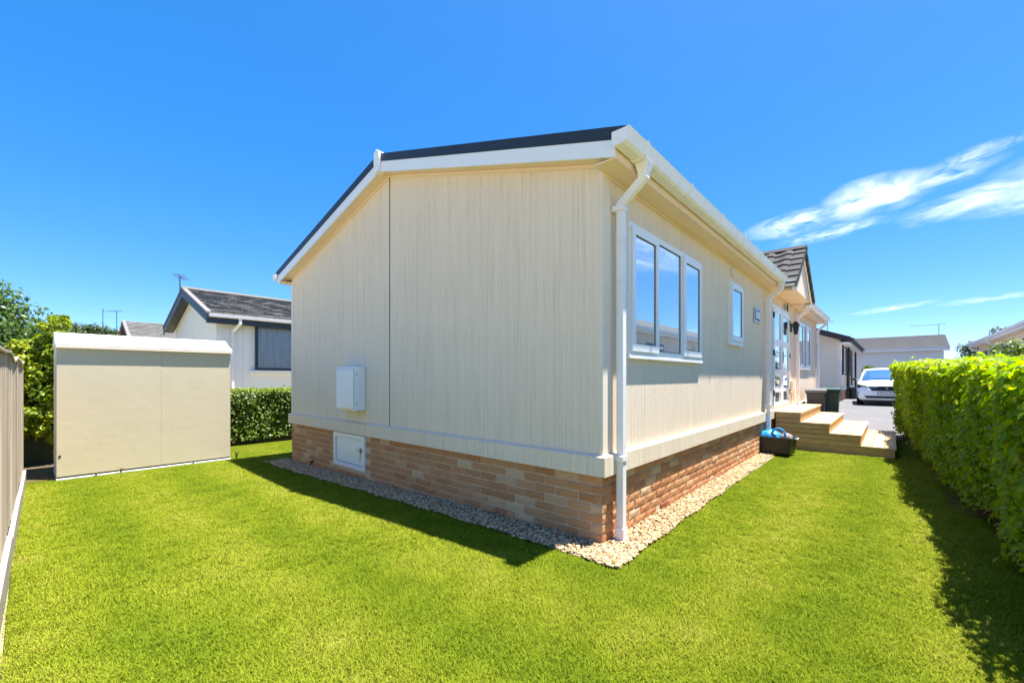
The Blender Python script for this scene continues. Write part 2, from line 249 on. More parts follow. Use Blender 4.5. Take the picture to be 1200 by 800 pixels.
# ------------------------------------------------------------------ helpers
WL = {}
def link(o, parent=None):
    COL.objects.link(o)
    if parent is not None: o.parent = parent
    return o
def tag(o, label=None, cat=None, group=None, kind=None):
    for k, v in (('label', label), ('category', cat), ('group', group), ('kind', kind)):
        if v: o[k] = v
    return o
def thing(name, loc, label, cat, group=None, rz=0):
    o = bpy.data.objects.new(name, None); link(o); o.location = loc; o.rotation_euler = (0, 0, rz); o.empty_display_size = 0.2
    WL[o.name] = (Vector(loc), rz); return tag(o, label, cat, group)
class MB:
    def __init__(s): s.v = []; s.f = []
    def add(s, vs, fs):
        k = len(s.v); s.v += [tuple(map(float, p)) for p in vs]; s.f += [tuple(i + k for i in f) for f in fs]; return s
    def box(s, x0, x1, y0, y1, z0, z1):
        return s.add([(x0, y0, z0), (x1, y0, z0), (x1, y1, z0), (x0, y1, z0), (x0, y0, z1), (x1, y0, z1), (x1, y1, z1), (x0, y1, z1)],
                     [(0, 3, 2, 1), (4, 5, 6, 7), (0, 1, 5, 4), (1, 2, 6, 5), (2, 3, 7, 6), (3, 0, 4, 7)])
    def prism(s, poly, axis, a0, a1):
        """poly: 2D points in the two other axes (in x,y,z order), extruded along axis"""
        n = len(poly); vs = []
        for a in (a0, a1):
            for p, q in poly: vs.append({'x': (a, p, q), 'y': (p, a, q), 'z': (p, q, a)}[axis])
        fs = [tuple(range(n))[::-1], tuple(range(n, 2 * n))] + [(i, (i + 1) % n, n + (i + 1) % n, n + i) for i in range(n)]
        return s.add(vs, fs)
    def loft(s, r0, r1):
        n = len(r0); return s.add(list(r0) + list(r1), [tuple(range(n))[::-1], tuple(range(n, 2 * n))] + [(i, (i + 1) % n, n + (i + 1) % n, n + i) for i in range(n)])
    def tube(s, pts, r, n=8, square=False, rads=None):
        pts = [Vector(p) for p in pts]; rings = []; m = len(pts)
        up0 = Vector((0, 1, 0)) if square else Vector((0.13, 0.2, 1)).normalized()
        for i, p in enumerate(pts):
            d = ((pts[min(i + 1, m - 1)] - p).normalized() + (p - pts[max(i - 1, 0)]).normalized()).normalized()
            base = Vector((1, 0, 0)) if square else (up0 if abs(d.dot(up0)) < 0.95 else Vector((1, 0, 0)))
            u = (base - d * base.dot(d)).normalized(); w = d.cross(u)
            rr = rads[i] if rads else r
            sc = 1.0
            if square and 0 < i < m - 1:
                c = max(0.5, d.dot((p - pts[i - 1]).normalized())); sc = 1 / c
            k = n if not square else 4; ph = math.pi / 4 if square else 0
            q = math.sqrt(2) if square else 1
            rings.append([p + u * (math.cos(ph + 2 * math.pi * j / k) * rr * q) + w * (math.sin(ph + 2 * math.pi * j / k) * rr * q * sc) for j in range(k)])
        k = len(rings[0]); vs = [p for r_ in rings for p in r_]; fs = [tuple(range(k))[::-1], tuple(range((m - 1) * k, m * k))]
        for i in range(m - 1):
            for j in range(k): fs.append((i * k + j, i * k + (j + 1) % k, (i + 1) * k + (j + 1) % k, (i + 1) * k + j))
        return s.add(vs, fs)
    def build(s, name, mat, parent=None, local=False, bevel=0, smooth=False, kind=None, label=None, seg=2):
        me = bpy.data.meshes.new(name); vs = s.v
        if parent is not None and not local:
            root = parent
            while root.parent is not None: root = root.parent
            l, rz = WL[root.name]; c_, s_ = math.cos(-rz), math.sin(-rz)
            vs = [((x - l.x) * c_ - (y - l.y) * s_, (x - l.x) * s_ + (y - l.y) * c_, z - l.z) for x, y, z in vs]
        me.from_pydata(vs, [], s.f); me.validate(); me.materials.append(mat)
        o = bpy.data.objects.new(name, me); link(o, parent)
        import bmesh
        bm = bmesh.new(); bm.from_mesh(me); bmesh.ops.recalc_face_normals(bm, faces=bm.faces)
        if bevel: bmesh.ops.bevel(bm, geom=list(bm.edges), offset=bevel, segments=seg, profile=0.5, affect='EDGES', clamp_overlap=True)
        bm.to_mesh(me); bm.free()
        if smooth:
            for p in me.polygons: p.use_smooth = True
        if kind: o['kind'] = kind
        if label: o['label'] = label
        return o
def box(name, x0, x1, y0, y1, z0, z1, mat, parent=None, bevel=0.003, **k): return MB().box(x0, x1, y0, y1, z0, z1).build(name, mat, parent, bevel=bevel, **k)
def sm(a, b, v): t = min(1, max(0, (v - a) / (b - a))); return t * t * (3 - 2 * t)
def gz(x, y): return -0.10 * sm(0, 6.5, y) * (1 - sm(6, 12, x)) + 0.15 * sm(8, 16, x) - 0.0 * y
def gzv(x, y):
    def s(a, b, v): t = np.clip((v - a) / (b - a), 0, 1); return t * t * (3 - 2 * t)
    return -0.10 * s(0, 6.5, y) * (1 - s(6, 12, x)) + 0.15 * s(8, 16, x)
def sheet(name, xs, ys, dz, mat, label=None, inside=None):
    xs = list(xs); ys = list(ys); m = MB(); m.v = [(x, y, gz(x, y) + dz) for y in ys for x in xs]; n = len(xs)
    for j in range(len(ys) - 1):
        for i in range(n - 1):
            if inside and not inside((xs[i] + xs[i + 1]) / 2, (ys[j] + ys[j + 1]) / 2): continue
            m.f.append((j * n + i, j * n + i + 1, (j + 1) * n + i + 1, (j + 1) * n + i))
    o = m.build(name, mat, smooth=True); o['kind'] = 'structure'
    if label: o['label'] = label
    return o
def visible_px(P3):
    d = P3[:, :2] - CAM[:2]; z = d @ FW; x = 600 + FPX * (d @ RT) / np.maximum(z, 1e-3); y = 441.7 - FPX * (P3[:, 2] - CAM[2]) / np.maximum(z, 1e-3)
    return x, y, z

# ------------------------------------------------------------------ ground, drive, lawn
far = [-1500, -500, -150, -60, -30, -15]
sheet('ground', far + list(np.arange(-8, 42.1, 1.0)) + [60, 120, 400, 1500], far + list(np.arange(-10, 20.1, 1.0)) + [30, 60, 150, 500, 1500], -0.03, M['ground'], 'rough grassy ground around the homes')
hedge_y = lambda x: -2.30 + 0.056 * (x - 1.0)
sheet('driveway', [6.6, 7, 8, 9, 9.25] + list(np.arange(10, 60.1, 1.0)), list(np.arange(-12, 12.1, 0.5)), -0.012, M['tarmac'], 'grey tarmac driveway beyond the steps',
      inside=lambda x, y: (-1.6 < y < 0.2 and x < 12.6) or (x > 10.6 and y < 0.2 and y > -12) or (x > 12.6 and y < 12) or (9.2 < x and y > -2.4 and y < .2))
def on_lawn(x, y):
    if y > 8.0 or x < -2.98 or x > 8.6: return False
    if y < hedge_y(x) - 0.07 or y > 8.0: return False
    if x > -0.30 and y > -0.24 and y < 6.2 and x < 20: return False
    if x > 6.2 and y > -1.78: return False
    if -2.68 < x < -0.6 and 6.80 < y < 7.7: return False
    return True
lawn = sheet('lawn', np.linspace(-3.0, 9.0, 61), np.linspace(-2.4, 8.4, 55), -0.006, M['soil'], 'mown lawn soil around the home')
sheet('hedge_bed', np.linspace(-2.4, 10.4, 30), np.linspace(-3.6, -1.6, 9), 0.004, M['bedsoil'], 'dark bare soil under the right hedge', inside=lambda x, y: y < hedge_y(x) - 0.02)
sheet('border_soil', np.linspace(-3.6, -2.62, 6), np.linspace(6.9, 9.6, 9), 0.003, M['bedsoil'], 'bare brown soil beside the shed')

def scatter(name, pts, rot, scl, idx, protos, label):
    """geometry node instances of small meshes on given points: ONE object"""
    me = bpy.data.meshes.new(name); me.vertices.add(len(pts)); me.vertices.foreach_set('co', np.asarray(pts, np.float32).ravel())
    for nm, ty, dt, key in (('rot', 'FLOAT_VECTOR', rot, 'vector'), ('scl', 'FLOAT_VECTOR', scl, 'vector'), ('idx', 'INT', idx, 'value')):
        a = me.attributes.new(nm, ty, 'POINT'); a.data.foreach_set(key, np.asarray(dt).ravel().astype(np.int32 if ty == 'INT' else np.float32))
    o = bpy.data.objects.new(name, me); link(o); o['kind'] = 'stuff'; o['label'] = label
    c = bpy.data.collections.new(name + '_pieces')
    for p in protos: c.objects.link(p)
    ng = bpy.data.node_groups.new(name + '_nodes', 'GeometryNodeTree')
    ng.interface.new_socket('Geometry', in_out='INPUT', socket_type='NodeSocketGeometry'); ng.interface.new_socket('Geometry', in_out='OUTPUT', socket_type='NodeSocketGeometry')
    gi = ng.nodes.new('NodeGroupInput'); go = ng.nodes.new('NodeGroupOutput'); mp = ng.nodes.new('GeometryNodeMeshToPoints'); io = ng.nodes.new('GeometryNodeInstanceOnPoints')
    ci = ng.nodes.new('GeometryNodeCollectionInfo'); ci.inputs['Collection'].default_value = c; ci.inputs['Separate Children'].default_value = True; ci.inputs['Reset Children'].default_value = True
    io.inputs['Pick Instance'].default_value = True
    def na(nm, ty):
        n = ng.nodes.new('GeometryNodeInputNamedAttribute'); n.data_type = ty; n.inputs['Name'].default_value = nm; return n.outputs['Attribute']
    lk = ng.links.new
    lk(gi.outputs[0], mp.inputs[0]); lk(mp.outputs[0], io.inputs['Points']); lk(ci.outputs[0], io.inputs['Instance'])
    lk(na('rot', 'FLOAT_VECTOR'), io.inputs['Rotation']); lk(na('scl', 'FLOAT_VECTOR'), io.inputs['Scale']); lk(na('idx', 'INT'), io.inputs['Instance Index'])
    lk(io.outputs[0], go.inputs[0])
    md = o.modifiers.new('scatter', 'NODES'); md.node_group = ng; return o
def proto(name, m, mat, smooth=False):
    me = bpy.data.meshes.new(name); me.from_pydata(m.v, [], m.f); me.materials.append(mat)
    if smooth:
        for p in me.polygons: p.use_smooth = True
    return bpy.data.objects.new(name, me)

# grass: clumps of curved blades
def clump(nb, spread, h):
    m = MB()
    for _ in range(nb):
        a = random.uniform(0, 6.283); r = spread * math.sqrt(random.random()); x, y = r * math.cos(a), r * math.sin(a)
        d = random.uniform(0, 6.283); bx, by = math.cos(d), math.sin(d); hh = h * random.uniform(0.55, 1.15); lean = random.uniform(0.15, 1.0) * hh; w = random.uniform(0.0010, 0.0020)
        p = (-by * w, bx * w); v = []
        for t_, ww in ((0, 1), (0.4, 0.9), (0.75, 0.6)):
            ox, oy, z = x + bx * lean * t_ ** 1.8, y + by * lean * t_ ** 1.8, hh * (t_ - 0.22 * t_ * t_)
            v += [(ox - p[0] * ww, oy - p[1] * ww, z), (ox + p[0] * ww, oy + p[1] * ww, z)]
        v.append((x + bx * lean, y + by * lean, hh * 0.78)); m.add(v, [(0, 1, 3, 2), (2, 3, 5, 4), (4, 5, 6)])
    return m
gp = [proto('grass_tuft', clump(26, 0.034, 0.025), M['grass']) for _ in range(5)] + [proto('grass_patch', clump(40, 0.068, 0.026), M['grass']) for _ in range(4)]
P_ = []
cand = rng.uniform((-3.0, -2.3), (8.6, 8.0), (200000, 2)); dist = np.hypot(cand[:, 0] - CAM[0], cand[:, 1] - CAM[1])
area = 11.6 * 10.3; base = 200000 / area
want = np.where(dist < 3.2, 1650, np.where(dist < 5.5, 1600, np.where(dist < 8, 1200, 800)))
keep = rng.random(len(cand)) < want / base
px_, py_, zz = visible_px(np.c_[cand, np.zeros(len(cand))])
keep &= (zz > 0.5) & (px_ > -120) & (px_ < 1320)
ok = np.array([k and on_lawn(x, y) for k, (x, y) in zip(keep, cand)])
cand = cand[ok]; dist = dist[ok]; n = len(cand)
near_ = dist < 3.2; sc = rng.uniform(0.75, 1.25, n)
sc *= np.where(cand[:, 1] > 6.6, 0.7, 1)
idx = np.where(near_, rng.integers(0, 5, n), rng.integers(5, 9, n))
print('grass clumps', n)
scatter('grass', np.c_[cand, gzv(cand[:, 0], cand[:, 1]) - 0.007], np.c_[np.zeros(n), np.zeros(n), rng.uniform(0, 6.28, n)], np.c_[sc, sc, sc * rng.uniform(0.7, 1.1, n)], idx, gp, 'short mown grass of the sunny lawn')

# gravel margin
def pebble():
    import bmesh
    bm = bmesh.new(); bmesh.ops.create_icosphere(bm, subdivisions=2, radius=1)
    a = [random.uniform(0.75, 1.25) for _ in range(3)]
    for v in bm.verts:
        k = 1 + 0.18 * math.sin(v.co.x * 3 + a[0] * 9) * math.cos(v.co.y * 3 + a[1] * 7)
        v.co = Vector((v.co.x * a[0], v.co.y * a[1], v.co.z * 0.62 * a[2])) * k
    m = MB(); m.v = [tuple(v.co) for v in bm.verts]; m.f = [tuple(v.index for v in f.verts) for f in bm.faces]; bm.free(); return m
pp = [proto('pebble', pebble(), M['pebble'], True) for _ in range(6)]
g1 = rng.uniform((-0.37, -0.28), (0.02, 6.0), (12500, 2)); lim = -0.29 - 0.08 * np.clip(g1[:, 1] / 5.9, 0, 1) + 0.014 * np.sin(g1[:, 1] * 9); g1 = g1[g1[:, 0] > lim]
g2 = rng.uniform((-0.28, -0.30), (6.0, 0.02), (10000, 2)); lim = -0.28 + 0.075 * np.clip(g2[:, 0] / 4.6, 0, 1) + 0.014 * np.sin(g2[:, 0] * 8); g2 = g2[g2[:, 1] > lim]
g = np.r_[g1, g2]; n = len(g)
s_ = rng.uniform(0.0055, 0.0125, n) * rng.choice([1, 1, 1, 1.35], n)
scatter('gravel', np.c_[g, gzv(g[:, 0], g[:, 1]) + 0.012 + rng.uniform(0, 0.014, n)], rng.uniform(-0.5, 0.5, (n, 3)) + np.c_[np.zeros(n), np.zeros(n), rng.uniform(0, 6.28, n)], np.c_[s_, s_ * rng.uniform(0.7, 1, n), s_], rng.integers(0, 6, n), pp, 'pale pea gravel margin along the plinth')
sheet('gravel_bed', np.linspace(-0.285, 6.2, 45), np.linspace(-0.235, 6.0, 43), 0.006, M['gravelbed'], 'gravel bed against the plinth', inside=lambda x, y: x < 0.0 or y < 0.0)

# ------------------------------------------------------------------ THE HOME
HW, HL = 5.84, 12.5; HC = HW / 2; ZE, ZS = 2.87, 0.54; SL = 0.283
home = thing('park_home', (0, 0, 0), 'cream park home with a brick plinth, nearest and largest house on the lawn', 'house')
zb = lambda y: ZE + SL * (min(y, HW - y) + 0.18)
# plinth and bricks
pl = MB().box(0.0065, HL - 0.01, 0.0065, HW - 0.01, -0.35, ZS + 0.02).build('brick_plinth', M['mortar'], home)
def brick_mesh(k, lx):
    r_ = random.Random(k); nx, nz_ = 5, 3; m = MB(); bl, bh, dp = lx, 0.064, 0.05; vs = []
    for j in range(nz_ + 1):
        for i in range(nx + 1):
            e = (i in (0, nx)) or (j in (0, nz_))
            vs.append((bl * i / nx + (r_.uniform(-.004, .004) if 0 < i < nx else r_.uniform(-.002, .002)), (0.002 if e else 0) - r_.uniform(0, 0.0045 if not e else 0.002), bh * j / nz_ + r_.uniform(-.002, .002)))
    k0 = len(vs)
    rim = [i for i in range(nx + 1)] + [(nx + 1) * j + nx for j in range(1, nz_ + 1)] + [(nx + 1) * nz_ + i for i in range(nx - 1, -1, -1)] + [(nx + 1) * j for j in range(nz_ - 1, 0, -1)]
    for i in rim: vs.append((vs[i][0], dp, vs[i][2]))
    fs = [((nx + 1) * j + i, (nx + 1) * j + i + 1, (nx + 1) * (j + 1) + i + 1, (nx + 1) * (j + 1) + i) for j in range(nz_) for i in range(nx)]
    c = len(rim); fs += [(rim[(i + 1) % c], rim[i], k0 + i, k0 + (i + 1) % c) for i in range(c)]
    return vs, fs
BV = {('s', k): brick_mesh(k, 0.215) for k in range(7)}; BV.update({('h', k): brick_mesh(40 + k, 0.1025) for k in range(4)})
BME = {}
for key, (v, f) in BV.items():
    me = bpy.data.meshes.new('brick'); me.from_pydata(v, [], f); me.materials.append(M['brick']); BME[key] = me
bricks = []   # (matrix, key, centre)
HATCH = (3.47, 4.33, 0.06, 0.53)
for course in range(9):
    z = ZS - 0.075 * (course + 1) + 0.003
    for wall in ('g', 's'):
        u = 0.0; end = HW if wall == 'g' else 12.4; first = True; odd = (course + (wall == 's')) % 2
        while u < end - 0.03:
            typ = 'h' if (first and odd) else 's'; ln = 0.1025 if typ == 'h' else 0.215
            if u + ln > end: ln_s = (end - u) / ln
            else: ln_s = 1
            first = False
            cx = u + ln * ln_s / 2
            skip = False
            if wall == 'g' and z + 0.03 > HATCH[2] - 0.02 and HATCH[0] - 0.0 < cx < HATCH[1] + 0.0: skip = True
            if course == 7 and wall == 'g' and 0.98 < cx < 1.2: skip = True
            if course == 6 and wall == 's' and 1.1 < cx < 1.32: skip = True
            if z + 0.07 < gz(0, u if wall == 'g' else 0) - 0.02: skip = True
            if not skip:
                sx = ln_s * random.uniform(0.985, 1.0); jit = random.uniform(-0.002, 0.003)
                key = (typ, random.randrange(7 if typ == 's' else 4))
                if wall == 's': mat = Matrix.Translation((u, jit, z)) @ Matrix.Diagonal((sx, 1, 1, 1))
                else: mat = Matrix.Translation((jit, u + ln * ln_s, z)) @ Matrix.Rotation(-math.pi / 2, 4, 'Z') @ Matrix.Diagonal((sx, 1, 1, 1))
                c = mat @ Vector((0.1, 0, 0.03)); bricks.append((mat, key, c, wall))
            u += ln * ln_s + 0.010
def brick_rank(b):
    c = b[2]; d = np.array([c.x, c.y]) - CAM[:2]; D2 = d @ d; cosf = abs(d[0 if b[3] == 'g' else 1]) / math.sqrt(D2); return -cosf / D2 * (1 if b[0].translation.z > gz(c.x, c.y) - 0.04 else 0.2)
bricks.sort(key=brick_rank)
for mat, key, c, wl in bricks[:300]:
    o = bpy.data.objects.new('brick', BME[key]); link(o, pl); o.matrix_local = mat
rest = MB(); tones = []
for mat, key, c, wl in bricks[300:]:
    v, f = BV[key]; rest.add([mat @ Vector(p) for p in v], f); tones += [random.random()] * len(v)
ro = rest.build('distant_bricks', M['brickj'], pl, local=True, kind='stuff')
ta = ro.data.attributes.new('tone', 'FLOAT', 'POINT'); ta.data.foreach_set('value', np.array(tones, np.float32))
def air_brick(wall, u0, z0):
    m = MB()
    f = (lambda a0, a1, d0, d1, z0, z1: m.box(d0, d1, a0, a1, z0, z1)) if wall == 'g' else (lambda a0, a1, d0, d1, z0, z1: m.box(a0, a1, d0, d1, z0, z1))
    f(u0, u0 + 0.215, 0.004, 0.03, z0, z0 + 0.065)
    for k in range(5): f(u0 + 0.004, u0 + 0.211, -0.004, 0.01, z0 + 0.004 + k * 0.0125, z0 + 0.010 + k * 0.0125)
    return m.build('air_brick', M['airbrick'], home)
air_brick('g', 0.985, ZS - 0.075 * 8 + 0.072); air_brick('s', 1.105, ZS - 0.075 * 7 + 0.003)
# cladding
def gable_poly(y0, y1): 
    ys = sorted({y0, y1} | ({HC} if y0 < HC < y1 else set()))
    return [(y0, ZS + 0.02), (y1, ZS + 0.02)] + [(y, zb(y) + 0.03) for y in reversed(ys)]
MB().prism(gable_poly(0.0, HC - 0.012), 'x', 0, 0.12).build('wall_panel', M['clad'], home)
MB().prism(gable_poly(HC + 0.008, HW), 'x', 0, 0.12).build('wall_panel', M['clad'], home)
MB().prism([(HC - 0.012, 0.71), (HC + 0.008, 0.71), (HC + 0.008, zb(HC) - 0.03), (HC - 0.012, zb(HC) - 0.03)], 'x', 0.006, 0.1).build('panel_joint', M['gasket'], home)
MB().prism([(HC + 0.009, 0.70), (HC + 0.045, 0.70), (HC + 0.045, zb(HC + .045) - 0.002), (HC + 0.009, zb(HC) - 0.004)], 'x', -0.006, 0.01).build('joint_strip', M['trim'], home)
box('wall_panel', 0.125, 5.30, 0, 0.12, ZS + 0.02, ZE + 0.02, M['clad'], home, bevel=0)
box('wall_panel', 5.303, HL, 0.001, 0.12, ZS + 0.02, ZE + 0.02, M['clad'], home, bevel=0)
MB().prism(gable_poly(0.0, HW), 'x', HL - 0.11, HL).build('wall_panel', M['clad'], home)
box('wall_panel', 0.13, HL - 0.13, HW - 0.12, HW - 0.002, ZS + 0.02, ZE + 0.02, M['clad'], home, bevel=0)
# gable porch wall above the doors
# skirt boards with a sloped top, mitred at the near corner
prof = [(0.0, ZS), (-0.042, ZS), (-0.042, 0.688), (-0.006, 0.702), (0.03, 0.702), (0.03, ZS)]
MB().loft([(o_, o_, z_) for o_, z_ in prof], [(o_, HW + 0.042, z_) for o_, z_ in prof]).build('skirt_board', M['cladsk'], home)
MB().loft([(o_, o_, z_) for o_, z_ in prof], [(HL, o_, z_) for o_, z_ in prof]).build('skirt_board', M['cladsk'], home)
box('corner_trim', -0.008, 0.115, -0.008, -0.0005, 0.70, ZE, M['trim'], home, bevel=0.002)
box('corner_trim', -0.008, 0.0005, 0.0, 0.022, 0.70, ZE + 0.01, M['trim'], home, bevel=0.002)
box('corner_trim', -0.007, 0.0005, HW - 0.09, HW + 0.004, 0.70, ZE + 0.01, M['trim'], home, bevel=0.002)
box('corner_trim', HL - 0.09, HL + .004, -0.008, -0.0005, 0.70, ZE, M['trim'], home, bevel=0.002)
# roof
E0, E1 = -0.27, HW + 0.27
def zl(y): return ZE + SL * (min(y, HW - y) + 0.18)
for ya, yb, in ((E0, HC), (HC, E1)):
    MB().prism([(ya, zl(ya) + 0.125), (yb, zl(yb) + 0.125), (yb, zl(yb) + 0.215), (ya, zl(ya) + 0.215)], 'x', -0.155, HL + 0.155).build('roof_slope', M['verge'], home)
for k, (ya, yb) in enumerate(((-0.185, HC - 0.0005), (HC + 0.0005, HW + 0.185))):
    MB().prism([(ya, zl(ya)), (yb, zl(yb)), (yb, zl(yb) + 0.122), (ya, zl(ya) + 0.122)], 'x', -0.15, -0.128).build('barge_board', M['upvc'], home)
    MB().prism([(ya, zl(ya) + 0.012), (yb, zl(yb) + 0.012), (yb, zl(yb) + 0.03), (ya, zl(ya) + 0.03)], 'x', -0.127, -0.001).build('verge_soffit', M['soffit'], home)
    yc, yd = (max(ya, 0.003), yb) if k == 0 else (ya, min(yb, HW - 0.003))
    MB().prism([(yc, zl(yc) - 0.02), (yd, zl(yd) - 0.02), (yd, zl(yd) + 0.010), (yc, zl(yc) + 0.010)], 'x', -0.012, -0.0015).build('soffit_bead', M['soffit'], home)
MB().prism([(HC - 0.052, zl(HC) - 0.015), (HC + 0.052, zl(HC) - 0.015), (HC + 0.06, zl(HC) + 0.15), (HC + 0.05, zl(HC) + 0.225), (HC, zl(HC) + 0.255), (HC - 0.05, zl(HC) + 0.225), (HC - 0.06, zl(HC) + 0.15)], 'x', -0.185, -0.10).build('apex_cap', M['upvc'], home, bevel=0.006)
MB().prism([(HC - 0.10, zl(HC) + 0.20), (HC, zl(HC) + 0.245), (HC + 0.10, zl(HC) + 0.20)], 'x', -0.099, HL + 0.12).build('ridge_cap', M['verge'], home)
PX0, PX1, PC = 5.86, 8.16, 7.01       # porch canopy
for a, b_ in ((-0.126, PX0), (PX1, HL + 0.13)):
    box('soffit', a, b_, -0.172, -0.002, ZE, ZE + 0.012, M['soffit'], home, bevel=0)
    box('fascia', a, b_, -0.186, -0.173, ZE - 0.006, ZE + 0.115, M['soffit'], home, bevel=0.002)
    box('soffit_rail', a + 0.13, b_, -0.012, -0.0025, ZE - 0.022, ZE - 0.001, M['soffit'], home, bevel=0)
box('soffit', -0.126, HL, HW + 0.002, HW + 0.172, ZE, ZE + 0.012, M['soffit'], home, bevel=0)
box('fascia', -0.126, HL, HW + 0.173, HW + 0.186, ZE - 0.006, ZE + 0.115, M['soffit'], home, bevel=0.002)
GP = [(-0.188, 3.018), (-0.188, 2.935), (-0.205, 2.918), (-0.275, 2.918), (-0.296, 2.935), (-0.318, 3.008), (-0.324, 3.020), (-0.312, 3.020), (-0.290, 2.940), (-0.272, 2.925), (-0.208, 2.925), (-0.195, 2.94), (-0.195, 3.018)]
def scaled(gp, k): 
    cy, cz = -0.25, 2.975; return [(cy + (y - cy) * k, cz + (z - cz) * k) for y, z in gp]
def gutter(parent, a, b_, prof=GP, axis='x', brackets=True, mat='upvcw'):
    gu = MB().prism(prof, axis, a, b_).build('gutter', M[mat], parent, bevel=0)
    solid = [prof[i] for i in (0, 1, 2, 3, 4, 5, 6)]
    for e in (a - 0.004, b_): MB().prism(solid, axis, e, e + 0.004).build('end_cap', M[mat], gu)
    if brackets:
        n = max(2, int(round((b_ - a) / 0.88)))
        for k in range(n):
            p = a + 0.28 + k * (b_ - a - 0.45) / (n - 1)
            MB().prism(scaled(GP, 1.13)[:7] + [(-0.30, 3.02), (-0.285, 2.93), (-0.19, 2.93)], 'x', p, p + 0.034).build('bracket', M[mat], gu, bevel=0.002)
    return gu
gutter(home, -0.20, PX0 - 0.02); gutter(home, PX1 + 0.02, HL + 0.19)
gm = [(HW - y, z) for y, z in GP]
MB().prism(gm[::-1], 'x', -0.18, HL).build('gutter', M['upvcw'], home)
MB().prism([gm[i] for i in (0, 1, 2, 3, 4, 5, 6)][::-1], 'x', -0.186, -0.18).build('gutter_end', M['upvcw'], home)
def downpipe(x, zbot, ytop=-0.255, ywall=-0.068, clips=(2.60, 0.62)):
    h = 0.029
    d = MB().tube([(x, ytop, 2.93), (x, ytop, 2.81), (x, ywall, 2.655), (x, ywall, zbot)], h, square=True).build('downpipe', M['upvcw'], home, bevel=0.004)
    MB().add([(x + a * sx, ytop + b_ * sx, z_) for sx, z_ in ((1.9, 2.925), (1.25, 2.85)) for a, b_ in ((-h, -h), (h, -h), (h, h), (-h, h))], [(3, 2, 1, 0), (4, 5, 6, 7), (0, 1, 5, 4), (1, 2, 6, 5), (2, 3, 7, 6), (3, 0, 4, 7)]).build('outlet', M['upvcw'], d, bevel=0.003)
    box('socket', x - 0.034, x + 0.034, ytop - 0.034, ytop + 0.034, 2.80, 2.852, M['upvcw'], d, bevel=0.004)
    for z in clips:
        box('clip', x - 0.048, x + 0.036, ywall - 0.036, -0.001 if z > 0.7 else ywall + 0.036, z, z + 0.045, M['upvcw'], d, bevel=0.004)
    if zbot < 0.2: box('shoe', x - 0.036, x + 0.036, ywall - 0.036, ywall + 0.036, zbot - 0.01, zbot + 0.10, M['upvcw'], d, bevel=0.004)
    return d
downpipe(0.175, 0.02, clips=(2.60, 0.64)); downpipe(5.60, 0.18, clips=(2.60, 0.8)); downpipe(8.72, 0.15, clips=(2.45, 0.8)); downpipe(12.30, 0.15, clips=(2.6, 0.8))

# windows in the long wall (y = 0 plane, facing -y)
def window(x0, x1, z0, z1, lights, parent=home, sill=True, yb=0.0, frame_mat='upvc', label=None):
    """lights: list of (x0, x1, opening)"""
    fr = MB(); b0, b1 = yb - 0.030, yb + 0.05; fw_ = 0.052
    xs = [x0] + [l[1] for l in lights[:-1]] + [x1]
    fr.box(x0, x1, b0, b1, z0, z0 + fw_).box(x0, x1, b0, b1, z1 - fw_, z1)
    fr.box(x0, x0 + fw_, b0, b1, z0 + fw_, z1 - fw_).box(x1 - fw_, x1, b0, b1, z0 + fw_, z1 - fw_)
    for x in xs[1:-1]: fr.box(x - 0.03, x + 0.03, b0, b1, z0 + fw_, z1 - fw_)
    w = fr.build('window', M[frame_mat], parent, label=label)
    if sill: box('sill', x0 - 0.012, x1 + 0.012, yb - 0.043, yb - 0.002, z0 - 0.03, z0 - 0.003, M[frame_mat], w, bevel=0.004)
    for i, (a, b_, op) in enumerate(lights):
        a2 = x0 + fw_ if i == 0 else a + 0.03; c2 = x1 - fw_ if i == len(lights) - 1 else b_ - 0.03
        za, zb_ = z0 + fw_, z1 - fw_
        if op:
            a2 -= 0.018; c2 += 0.018; za -= 0.018; zb_ += 0.018; t_ = 0.062; s0 = yb - 0.048
            MB().box(a2, c2, s0, b0 - 0.0015, za, za + t_).box(a2, c2, s0, b0 - 0.0015, zb_ - t_, zb_).box(a2, a2 + t_, s0, b0 - 0.0015, za + t_, zb_ - t_).box(c2 - t_, c2, s0, b0 - 0.0015, za + t_, zb_ - t_).build('sash', M[frame_mat], w)
            a2 += t_; c2 -= t_; za += t_; zb_ -= t_
            gy = yb - 0.034
        else: gy = yb - 0.016
        g_ = 0.008
        MB().box(a2, c2, gy - 0.004, gy + 0.02, za, za + g_).box(a2, c2, gy - 0.004, gy + 0.02, zb_ - g_, zb_).box(a2, a2 + g_, gy - 0.004, gy + 0.02, za + g_, zb_ - g_).box(c2 - g_, c2, gy - 0.004, gy + 0.02, za + g_, zb_ - g_).build('gasket', M['gasket'], w)
        box('pane', a2 + g_, c2 - g_, gy, gy + 0.016, za + g_, zb_ - g_, M['glass'], w, bevel=0)
    return w
window(0.385, 2.20, 1.485, 2.60, [(0.385, 0.975, True), (0.975, 1.60, False), (1.60, 2.20, True)])
window(3.38, 4.03, 1.77, 2.605, [(3.38, 4.03, True)])
window(8.95, 11.0, 1.52, 2.62, [(8.95, 9.75, True), (9.75, 10.3, False), (10.3, 11.0, True)])
box('vent_cover', 3.50, 3.62, -0.03, -0.001, 2.70, 2.80, M['trim'], home)
npk = box('number_plaque', 4.82, 5.20, -0.022, -0.002, 2.19, 2.43, M['steel'], home, bevel=0.006)
box('plaque_face', 4.86, 5.16, -0.026, -0.0225, 2.23, 2.39, M['gasket'], npk, bevel=0.002)
MB().box(4.88, 4.99, -0.028, -0.0265, 2.25, 2.37).box(5.03, 5.14, -0.028, -0.0265, 2.25, 2.37).build('plaque_inlay', M['upvc'], npk)
